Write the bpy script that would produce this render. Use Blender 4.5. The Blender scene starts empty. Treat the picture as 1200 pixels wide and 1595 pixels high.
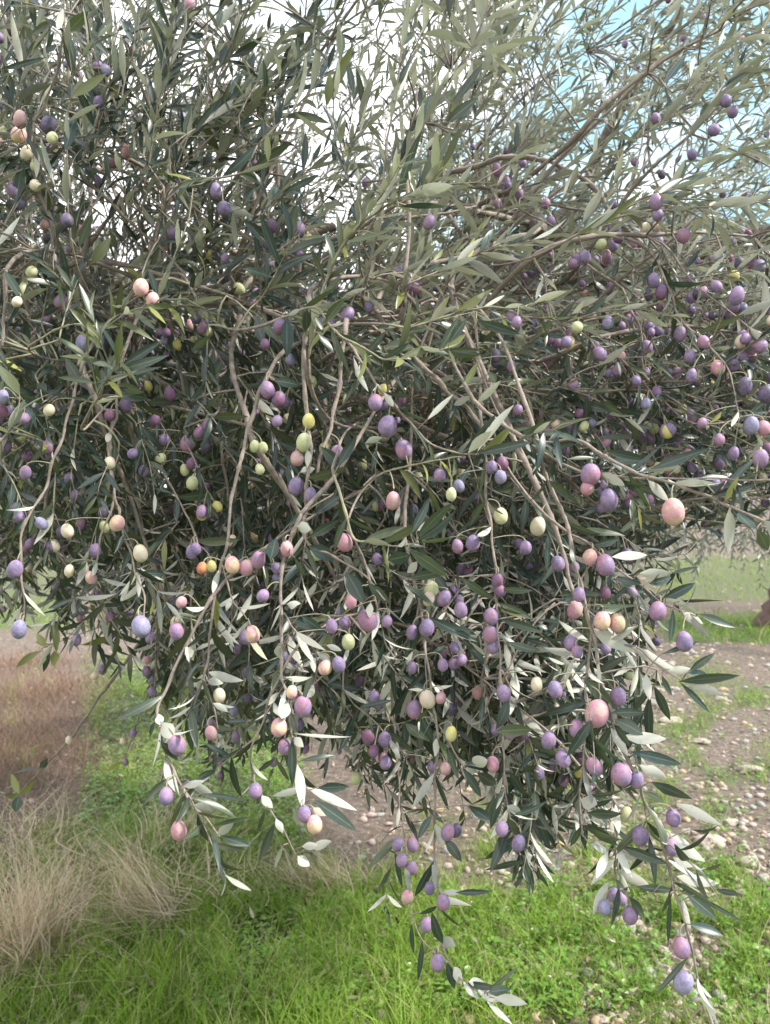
import bpy, math, random
import numpy as np
from mathutils import Vector, noise as mnoise

random.seed(7)
rng = np.random.default_rng(7)
scn = bpy.context.scene
COL = scn.collection
R = math.radians

# ------------------------------------------------------------------ camera
CH = 1.55                       # eye height
FPX = 1204.0                    # focal length in photo pixels
cam_d = bpy.data.cameras.new('camera')
cam = bpy.data.objects.new('camera', cam_d)
COL.objects.link(cam)
cam.location = (0, 0, CH)
cam.rotation_euler = (R(90), 0, 0)
cam_d.sensor_fit = 'VERTICAL'
cam_d.sensor_height = 36.0
cam_d.lens = 36.0 * FPX / 1595.0
cam_d.clip_start = 0.05
cam_d.clip_end = 2000
cam_d.dof.use_dof = True
cam_d.dof.focus_distance = 0.95
cam_d.dof.aperture_fstop = 10.0
scn.camera = cam

# ------------------------------------------------------------------ world
SUN_EL, SUN_AZ = 48.0, 105.0     # azimuth measured clockwise from +Y (view direction)
w = bpy.data.worlds.new('World'); scn.world = w; w.use_nodes = True
nt = w.node_tree; nt.nodes.clear()
def N(t, ty, **kw):
    n = t.nodes.new(ty)
    for k, v in kw.items(): setattr(n, k, v)
    return n
sky = N(nt, 'ShaderNodeTexSky', sky_type='NISHITA', sun_disc=False)
sky.sun_elevation = R(SUN_EL); sky.sun_rotation = R(SUN_AZ)
sky.air_density = 1.0; sky.dust_density = 1.0
tc = N(nt, 'ShaderNodeTexCoord')
mp = N(nt, 'ShaderNodeMapping'); mp.inputs['Scale'].default_value = (1, 1, 2.2)
mp.inputs['Location'].default_value = (3.1, 0.4, 0.35)
nz = N(nt, 'ShaderNodeTexNoise'); nz.inputs['Scale'].default_value = 3.2; nz.inputs['Detail'].default_value = 7; nz.inputs['Roughness'].default_value = .55
cr = N(nt, 'ShaderNodeValToRGB'); cr.color_ramp.elements[0].position = .40; cr.color_ramp.elements[1].position = .56
mx = N(nt, 'ShaderNodeMix', data_type='RGBA')
mx.inputs['B'].default_value = (15.5, 15.4, 15.8, 1)
bg = N(nt, 'ShaderNodeBackground'); bg.inputs['Strength'].default_value = 0.086
wo = N(nt, 'ShaderNodeOutputWorld')
L = nt.links.new
L(tc.outputs['Generated'], mp.inputs['Vector']); L(mp.outputs[0], nz.inputs['Vector']); 
sx_ = N(nt, 'ShaderNodeSeparateXYZ'); L(tc.outputs['Generated'], sx_.inputs[0])
m1 = N(nt, 'ShaderNodeMath', operation='MULTIPLY_ADD'); L(sx_.outputs['X'], m1.inputs[0]); m1.inputs[1].default_value = -.42; L(nz.outputs['Fac'], m1.inputs[2])
m2 = N(nt, 'ShaderNodeMath', operation='MULTIPLY_ADD'); L(sx_.outputs['Z'], m2.inputs[0]); m2.inputs[1].default_value = -.30; L(m1.outputs[0], m2.inputs[2])
m3 = N(nt, 'ShaderNodeMath', operation='ADD'); L(m2.outputs[0], m3.inputs[0]); m3.inputs[1].default_value = .19; L(m3.outputs[0], cr.inputs[0])
L(cr.outputs[0], mx.inputs['Factor']); pm_ = N(nt, 'ShaderNodeMix', data_type='RGBA'); pm_.inputs['Factor'].default_value = .55; pm_.inputs['B'].default_value = (7.0, 11.6, 13.4, 1); L(sky.outputs[0], pm_.inputs['A']); L(pm_.outputs['Result'], mx.inputs['A']); L(mx.outputs['Result'], bg.inputs['Color']); L(bg.outputs[0], wo.inputs[0])

sd = bpy.data.lights.new('sun', 'SUN'); so = bpy.data.objects.new('sun', sd); COL.objects.link(so)
sd.energy = 4.6; sd.angle = R(6); sd.color = (1, .95, .87)
az, el = R(SUN_AZ), R(SUN_EL)
so.rotation_euler = Vector((math.sin(az)*math.cos(el), math.cos(az)*math.cos(el), math.sin(el))).to_track_quat('Z', 'Y').to_euler()

scn.view_settings.view_transform = 'Standard'; scn.view_settings.look = 'None'
scn.view_settings.exposure = 0.72; scn.view_settings.gamma = 1
scn.cycles.max_bounces = 6; scn.cycles.transparent_max_bounces = 4

# ------------------------------------------------------------------ helpers
def P(px, py, d):
    return np.array(((px-600)/FPX*d, d, CH-(py-797.5)/FPX*d))
def proj(p):
    p = np.asarray(p)
    d = np.maximum(p[..., 1], .05)
    return p[..., 0]/d*FPX+600, 797.5-(p[..., 2]-CH)/d*FPX, d
def nrm(v):
    v = np.asarray(v, float)
    return v/np.maximum(np.linalg.norm(v, axis=-1, keepdims=True), 1e-9)
def sm(a, b, x):
    t = np.clip((x-a)/(b-a), 0, 1); return t*t*(3-2*t)

def meshobj(name, verts, faces, mats, parent=None, smooth=True, midx=None, attr=None, loc=None):
    me = bpy.data.meshes.new(name)
    verts = np.asarray(verts, np.float32); faces = np.asarray(faces, np.int32)
    if loc is not None: verts = verts - np.asarray(loc, np.float32)
    nf, k = faces.shape
    me.vertices.add(len(verts)); me.vertices.foreach_set('co', verts.ravel())
    me.loops.add(nf*k); me.loops.foreach_set('vertex_index', faces.ravel())
    me.polygons.add(nf); me.polygons.foreach_set('loop_start', np.arange(0, nf*k, k, dtype=np.int32))
    if smooth: me.polygons.foreach_set('use_smooth', np.ones(nf, bool))
    if midx is not None: me.polygons.foreach_set('material_index', np.asarray(midx, np.int32))
    if attr is not None:
        a = me.attributes.new('tint', 'FLOAT_COLOR', 'POINT'); a.data.foreach_set('color', np.asarray(attr, np.float32).ravel())
    me.update(); me.validate()
    for m in (mats if isinstance(mats, (list, tuple)) else [mats]): me.materials.append(m)
    o = bpy.data.objects.new(name, me); COL.objects.link(o)
    if loc is not None: o.location = loc
    if parent is not None: link(o, parent)
    return o
def link(o, parent):
    """parent without moving: every parent here is unrotated, so its world place is the sum of locations"""
    p = parent; off = Vector((0, 0, 0))
    while p is not None: off += p.location; p = p.parent
    o.parent = parent; o.location = o.location - off
def tag(o, label=None, cat=None, group=None, kind=None):
    for k, v in (('label', label), ('category', cat), ('group', group), ('kind', kind)):
        if v: o[k] = v
    return o
def empty(name, loc):
    o = bpy.data.objects.new(name, None); o.location = loc; o.empty_display_size = .1; COL.objects.link(o); return o

class Tubes:
    def __init__(s, n=6): s.v = []; s.f = []; s.m = []; s.c = 0; s.n = n
    def add(s, pts, radii, mi=0):
        n = s.n
        pts = np.asarray(pts, float); k = len(pts)
        if np.isscalar(radii): radii = np.full(k, radii)
        radii = np.asarray(radii, float)
        if k > 7: radii = radii*np.clip(1+.16*np.random.default_rng(k+s.c).normal(0, 1, k), .75, 1.5)
        if radii.max() > .0012:      # close both ends
            e0 = nrm(pts[0]-pts[1])*radii[0]*.5; e1 = nrm(pts[-1]-pts[-2])*radii[-1]*.5
            pts = np.vstack([pts[:1]+e0*.02+e0, pts, pts[-1:]+e1]); radii = np.concatenate([[radii[0]*.12], radii, [radii[-1]*.12]]); k += 2
        t = nrm(np.gradient(pts, axis=0))
        ref = np.array((0, 0, 1.)) if abs(t[0][2]) < .9 else np.array((1., 0, 0))
        a = nrm(np.cross(t, ref)); b = np.cross(t, a)
        ang = np.arange(n)*2*math.pi/n
        ring = pts[:, None, :] + radii[:, None, None]*(a[:, None, :]*np.cos(ang)[None, :, None]+b[:, None, :]*np.sin(ang)[None, :, None])
        s.v.append(ring.reshape(-1, 3))
        i = np.arange(k-1)[:, None]*n; j = np.arange(n)[None, :]; j2 = (j+1) % n
        f = np.stack([i+j, i+j2, i+n+j2, i+n+j], -1).reshape(-1, 4)+s.c
        s.f.append(f); s.m += [mi]*len(f); s.c += k*n
    def build(s, name, mat, parent=None, **kw):
        if not s.v: return None
        return meshobj(name, np.concatenate(s.v), np.concatenate(s.f), mat, parent, midx=s.m if isinstance(mat, (list, tuple)) else None, **kw)

def spline(pts, m=6):
    """Catmull-Rom through points, m steps per span"""
    pts = np.asarray(pts, float)
    if len(pts) < 3:
        t = np.linspace(0, 1, m+1)[:, None]; return pts[0]*(1-t)+pts[-1]*t
    q = np.vstack([2*pts[0]-pts[1], pts, 2*pts[-1]-pts[-2]])
    out = []
    for i in range(len(pts)-1):
        p0, p1, p2, p3 = q[i:i+4]
        t = np.linspace(0, 1, m, endpoint=False)[:, None]
        out.append(.5*((2*p1)+(-p0+p2)*t+(2*p0-5*p1+4*p2-p3)*t**2+(-p0+3*p1-3*p2+p3)*t**3))
    out.append(pts[-1:])
    return np.vstack(out)
def bez(a, b, c, d, n=10):
    t = np.linspace(0, 1, n)[:, None]
    return (1-t)**3*a+3*(1-t)**2*t*b+3*(1-t)*t*t*c+t**3*d
def wob(pts, amp, sc=6.):
    o = np.array([[mnoise.noise(Vector(p)*sc+Vector((k*7.3, 0, 0))) for k in range(3)] for p in pts])
    k = np.linspace(0, 1, len(pts)); env = np.minimum(1, np.minimum(k, 1-k)*6)[:, None]
    return pts+o*amp*env

class Leaves:
    def __init__(s): s.B = []; s.D = []; s.Nn = []; s.L = []; s.W = []; s.C = []; s.T = []; s.fx = []
    def add(s, b, d, n, l, w_, c=0.1, tint=(1, 0), fixed=False):
        s.B.append(b); s.D.append(d); s.Nn.append(n); s.L.append(l); s.W.append(w_); s.C.append(c); s.T.append(tint); s.fx.append(fixed)
    def build(s, name, mat, parent, nv=6, cull=None):
        if not s.B: return None
        B = np.array(s.B); D = nrm(s.D); Nn = np.array(s.Nn); Ln = np.array(s.L); W = np.array(s.W); C = np.array(s.C); T = np.array(s.T)
        fx = np.array(s.fx)
        if cull is not None:
            keep = cull(B, D, Ln) | fx
            B, D, Nn, Ln, W, C, T = (q[keep] for q in (B, D, Nn, Ln, W, C, T))
        Nn = nrm(Nn-(Nn*D).sum(1)[:, None]*D); S = np.cross(D, Nn)
        n = len(B); r = np.random.default_rng(n+3)
        v = np.linspace(0, 1, nv+1)
        prof = np.sin(np.pi*np.clip(v, 0, 1)**.85)**.75; prof[0] = .07; prof[-1] = .03
        if nv >= 6: prof[1] *= .8
        tw = r.normal(0, .5, n); fold = r.uniform(.12, .45, n)
        V = np.empty((n, nv+1, 3, 3)); A = np.empty((n, nv+1, 3, 4))
        side = r.normal(0, .05, n)
        for j, vv in enumerate(v):
            a = tw*vv
            Sj = S*np.cos(a)[:, None]+Nn*np.sin(a)[:, None]; Nj = Nn*np.cos(a)[:, None]-S*np.sin(a)[:, None]
            c = B+D*(Ln*(vv-.25*abs(C)*vv**2))[:, None]-Nn*(C*Ln*vv*vv)[:, None]+S*(side*Ln*vv*vv)[:, None]
            hw = (W*.5*prof[j])
            for i, u in enumerate((-1, 0, 1)):
                V[:, j, i] = c+Sj*(u*hw)[:, None]+Nj*(abs(u)*hw*fold)[:, None]
                A[:, j, i, 0] = T[:, 0]; A[:, j, i, 1] = T[:, 1]; A[:, j, i, 2] = (u+1)/2; A[:, j, i, 3] = vv
        base = (np.arange(n)*(nv+1)*3)[:, None, None]
        jj = np.arange(nv)[None, :, None]*3; ii = np.arange(2)[None, None, :]
        f = np.stack([base+jj+ii, base+jj+ii+1, base+jj+3+ii+1, base+jj+3+ii], -1).reshape(-1, 4)
        return meshobj(name, V.reshape(-1, 3), f, mat, parent, attr=A.reshape(-1, 4))

# ------------------------------------------------------------------ materials
def newmat(name):
    m = bpy.data.materials.new(name); m.use_nodes = True
    t = m.node_tree; b = t.nodes['Principled BSDF']; return m, t, b
def mixc(t, fac, a, b, mode='MIX'):
    m = N(t, 'ShaderNodeMix', data_type='RGBA', blend_type=mode)
    for s_, v in (('Factor', fac), ('A', a), ('B', b)):
        if isinstance(v, bpy.types.NodeSocket): t.links.new(v, m.inputs[s_])
        else: m.inputs[s_].default_value = v if s_ == 'Factor' else (*v, 1)
    return m.outputs['Result']
def math_(t, op, a, b=0., c=None, clamp=False):
    m = N(t, 'ShaderNodeMath', operation=op, use_clamp=clamp)
    for i, v in enumerate((a, b) if c is None else (a, b, c)):
        if isinstance(v, bpy.types.NodeSocket): t.links.new(v, m.inputs[i])
        else: m.inputs[i].default_value = v
    return m.outputs[0]
def noise_(t, scale, detail=3, rough=.55, coord=None, dist=0):
    n = N(t, 'ShaderNodeTexNoise'); n.inputs['Scale'].default_value = scale; n.inputs['Detail'].default_value = detail
    n.inputs['Roughness'].default_value = rough; n.inputs['Distortion'].default_value = dist
    if coord is None:
        c = N(t, 'ShaderNodeTexCoord'); coord = c.outputs['Object']
    t.links.new(coord, n.inputs['Vector']); return n.outputs['Fac']
def ramp(t, fac, stops):
    r = N(t, 'ShaderNodeValToRGB'); e = r.color_ramp.elements
    while len(e) < len(stops): e.new(.5)
    for el_, (p, c) in zip(e, stops): el_.position = p; el_.color = (*c, 1)
    t.links.new(fac, r.inputs[0]); return r.outputs[0]
def bump(t, b, h, strength=.3, dist=.01):
    n = N(t, 'ShaderNodeBump'); n.inputs['Strength'].default_value = strength; n.inputs['Distance'].default_value = dist
    t.links.new(h, n.inputs['Height']); t.links.new(n.outputs[0], b.inputs['Normal'])

def leafmat(name, top, bot, trans=.18, yel=(.30, .30, .07)):
    m, t, b = newmat(name)
    at = N(t, 'ShaderNodeAttribute', attribute_name='tint')
    sp = N(t, 'ShaderNodeSeparateColor'); t.links.new(at.outputs['Color'], sp.inputs[0])
    geo = N(t, 'ShaderNodeNewGeometry')
    nz = noise_(t, 90, 2)
    top_c = mixc(t, math_(t, 'MULTIPLY', nz, .5), top, tuple(c*1.7 for c in top))
    fr_ = math_(t, 'FRACT', math_(t, 'MULTIPLY', sp.outputs['Red'], 13.7))
    top_c = mixc(t, math_(t, 'MULTIPLY', fr_, .8), top_c, tuple(q*k_ for q, k_ in zip(top, (1.7, 1.6, 1.95))))
    top_c = mixc(t, sp.outputs['Green'], top_c, yel)
    rib = math_(t, 'ABSOLUTE', math_(t, 'SUBTRACT', sp.outputs['Blue'], .5))
    ribm = math_(t, 'LESS_THAN', rib, .045)
    top_c = mixc(t, math_(t, 'MULTIPLY', ribm, .5), top_c, (.17, .20, .14))
    blot = ramp(t, noise_(t, 260, 3, .6), [(.60, (0, 0, 0)), (.72, (.6, .6, .6))])
    top_c = mixc(t, blot, top_c, (.11, .11, .07)); bot = mixc(t, blot, bot, (.30, .29, .22))
    bot_c = mixc(t, math_(t, 'MULTIPLY', sp.outputs['Green'], .6), bot, (.38, .37, .20))
    bot_c = mixc(t, math_(t, 'MULTIPLY', ribm, .35), bot_c, (.55, .55, .40))
    c = mixc(t, geo.outputs['Backfacing'], top_c, bot_c)
    vm = N(t, 'ShaderNodeVectorMath', operation='SCALE'); t.links.new(c, vm.inputs[0]); t.links.new(sp.outputs['Red'], vm.inputs['Scale'])
    t.links.new(vm.outputs[0], b.inputs['Base Color'])
    rg = math_(t, 'ADD', math_(t, 'MULTIPLY', geo.outputs['Backfacing'], .34), .36); t.links.new(rg, b.inputs['Roughness'])
    b.inputs['Specular IOR Level'].default_value = .6
    tr = N(t, 'ShaderNodeBsdfTranslucent'); t.links.new(mixc(t, .5, vm.outputs[0], (.20, .26, .06)), tr.inputs[0])
    ms = N(t, 'ShaderNodeMixShader'); ms.inputs[0].default_value = trans
    out = t.nodes['Material Output']
    t.links.new(b.outputs[0], ms.inputs[1]); t.links.new(tr.outputs[0], ms.inputs[2]); t.links.new(ms.outputs[0], out.inputs[0])
    return m
M_leaf = leafmat('olive_leaf', (.019, .033, .026), (.50, .49, .43), .17)
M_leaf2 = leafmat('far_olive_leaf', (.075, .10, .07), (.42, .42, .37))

def barkmat(name, a, b_, sc=30, bs=.5):
    m, t, b = newmat(name)
    n1 = noise_(t, sc, 5, .65); n2 = noise_(t, sc*4, 3, .6)
    c = ramp(t, n1, [(.3, a), (.7, b_)])
    c = mixc(t, math_(t, 'MULTIPLY', n2, .4), c, tuple(q*.55 for q in a))
    t.links.new(c, b.inputs['Base Color']); b.inputs['Roughness'].default_value = .85
    bump(t, b, math_(t, 'ADD', n1, n2), bs, 1.2/sc*.1)
    return m
M_twig = barkmat('twig_bark', (.19, .15, .125), (.42, .34, .29), 110, .7)
M_green = barkmat('young_shoot', (.25, .23, .15), (.44, .40, .29), 90, .3)
M_bark = barkmat('trunk_bark', (.10, .085, .07), (.24, .20, .17), 14, .9)
M_bark2 = barkmat('red_brown_bark', (.10, .06, .05), (.21, .14, .115), 10, .9)

OT = {  # skin colours: main, second, how much of the second, bloom
    'violet': ((.11, .070, .19), (.25, .12, .25), .5, .33),
    'rose': ((.33, .10, .17), (.18, .09, .22), .5, .36),
    'pink': ((.52, .18, .22), (.58, .34, .25), .4, .36),
    'blush': ((.66, .42, .22), (.55, .20, .24), .55, .30),
    'cream': ((.68, .58, .36), (.66, .44, .34), .3, .38),
    'green': ((.42, .45, .17), (.52, .52, .26), .4, .28),
    'yellow': ((.56, .48, .10), (.60, .55, .25), .4, .15),
    'wine': ((.17, .03, .08), (.13, .06, .16), .5, .22),
    'dark': ((.025, .018, .045), (.10, .06, .15), .5, .22),
    'blue': ((.15, .17, .33), (.10, .08, .22), .4, .50),
    'red': ((.48, .10, .05), (.50, .26, .06), .4, .12),
}
OM = {}
for k, (a, b_, am, bl) in OT.items():
    m, t, b = newmat('olive_skin_'+k)
    c0 = N(t, 'ShaderNodeTexCoord'); oi = N(t, 'ShaderNodeObjectInfo')
    va = N(t, 'ShaderNodeVectorMath', operation='ADD'); t.links.new(c0.outputs['Object'], va.inputs[0]); t.links.new(oi.outputs['Random'], va.inputs[1])
    co = va.outputs[0]
    n1 = noise_(t, 75, 3, .65, co); n2 = noise_(t, 330, 5, .7, co); n3 = noise_(t, 1100, 2, .5, co)
    c = mixc(t, ramp(t, n1, [(.60-am*.30, (0, 0, 0)), (.68-am*.25, (1, 1, 1))]), a, b_)
    c = mixc(t, ramp(t, n2, [(.30, (bl*.35,)*3), (.66, (min(1, bl*1.35),)*3)]), c, (.46, .39, .50) if k not in ('cream', 'green', 'yellow', 'blush', 'red') else (.74, .66, .62))
    c = mixc(t, ramp(t, n3, [(.68, (0, 0, 0)), (.76, (.55, .55, .55))]), c, tuple(q*.45 for q in a))
    t.links.new(c, b.inputs['Base Color'])
    t.links.new(ramp(t, n2, [(.3, (.42,)*3), (.6, (.62,)*3)]), b.inputs['Roughness'])
    b.inputs['Specular IOR Level'].default_value = .35
    b.inputs['Subsurface Weight'].default_value = .0
    bump(t, b, n1, .25, .002)
    OM[k] = m
OK = list(OT)

def egg(r, seed, nu=20, nvv=13, el=1.34):
    rr = random.Random(seed); el = el*rr.uniform(.86, 1.02); ph = rr.uniform(0, 6)
    v = []; f = []
    for i in range(nvv+1):
        th = math.pi*i/nvv; z = -math.cos(th)
        rad = math.sin(th)**.96 if 0 < i < nvv else .02
        for j in range(nu):
            a = 2*math.pi*j/nu
            q = r*rad*(1+.035*math.sin(2*a+ph)-.05*z)*(1+.01*math.sin(5*a+3*z))
            v.append((q*math.cos(a), q*math.sin(a), r*el*z*(1+.03*math.cos(a+ph))))
    for i in range(nvv):
        for j in range(nu):
            f.append((i*nu+j, i*nu+(j+1) % nu, (i+1)*nu+(j+1) % nu, (i+1)*nu+j))
    return np.array(v), np.array(f)
def rot_to(v, d, spin=0.):
    """rotate so that +z points along d"""
    q = Vector(d).to_track_quat('Z', 'Y').to_matrix()
    return v@np.array(q).T

# ------------------------------------------------------------------ tree skeleton
TB = np.array((-0.35, 6.3, 0.0))
tree = empty('olive_tree', TB)
tag(tree, 'large old olive tree with drooping boughs full of violet and pink olives, filling the picture', 'olive tree')
fork = TB+np.array((.05, -.1, 1.25))
tt = Tubes(16)
tp = wob(spline([TB+(0, 0, -.1), TB+(.03, -.02, .35), TB+(-.05, -.05, .8), fork+(0, 0, .15)], 6), .05, 3)
tt.add(tp, np.interp(np.linspace(0, 1, len(tp)), [0, .12, .5, 1], [.34, .24, .19, .17]))
tt.build('trunk', M_bark, tree)
limb_ends = [
    [(-1.0, 4.6, 2.0), (-2.0, 3.6, 2.6), (-2.6, 2.6, 2.9)],
    [(-.6, 4.5, 2.1), (-1.2, 3.3, 2.6), (-1.3, 2.0, 2.7), (-1.1, 1.5, 2.45)],
    [(-.2, 4.4, 2.2), (-.45, 3.2, 2.7), (-.4, 2.0, 2.6), (-.25, 1.35, 2.25)],
    [(.2, 4.6, 2.2), (.3, 3.3, 2.6), (.35, 2.1, 2.4), (.3, 1.5, 2.1)],
    [(.7, 4.7, 2.1), (1.1, 3.5, 2.5), (1.15, 2.3, 2.4), (.95, 1.7, 2.05)],
    [(1.2, 5.0, 2.0), (2.0, 4.2, 2.5), (2.4, 3.2, 2.7)],
    [(-.3, 5.3, 2.4), (-.6, 4.6, 3.4), (-.8, 3.8, 4.2)],
    [(.5, 5.3, 2.5), (1.1, 4.6, 3.4), (1.5, 3.9, 4.1)],
    [(.1, 5.6, 2.5), (.3, 6.3, 3.4), (.2, 6.8, 4.0)],
]
limb_pts = []
for e in limb_ends:
    p = wob(spline([fork]+[np.array(q) for q in e], 8), .06, 2.5)
    rr = np.interp(np.linspace(0, 1, len(p)), [0, .3, 1], [.10, .06, .016])
    lt = Tubes(10); lt.add(p, rr); lt.build('limb', M_bark, tree)
    limb_pts.append(p[6:])
limb_all = np.vstack(limb_pts)

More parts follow.
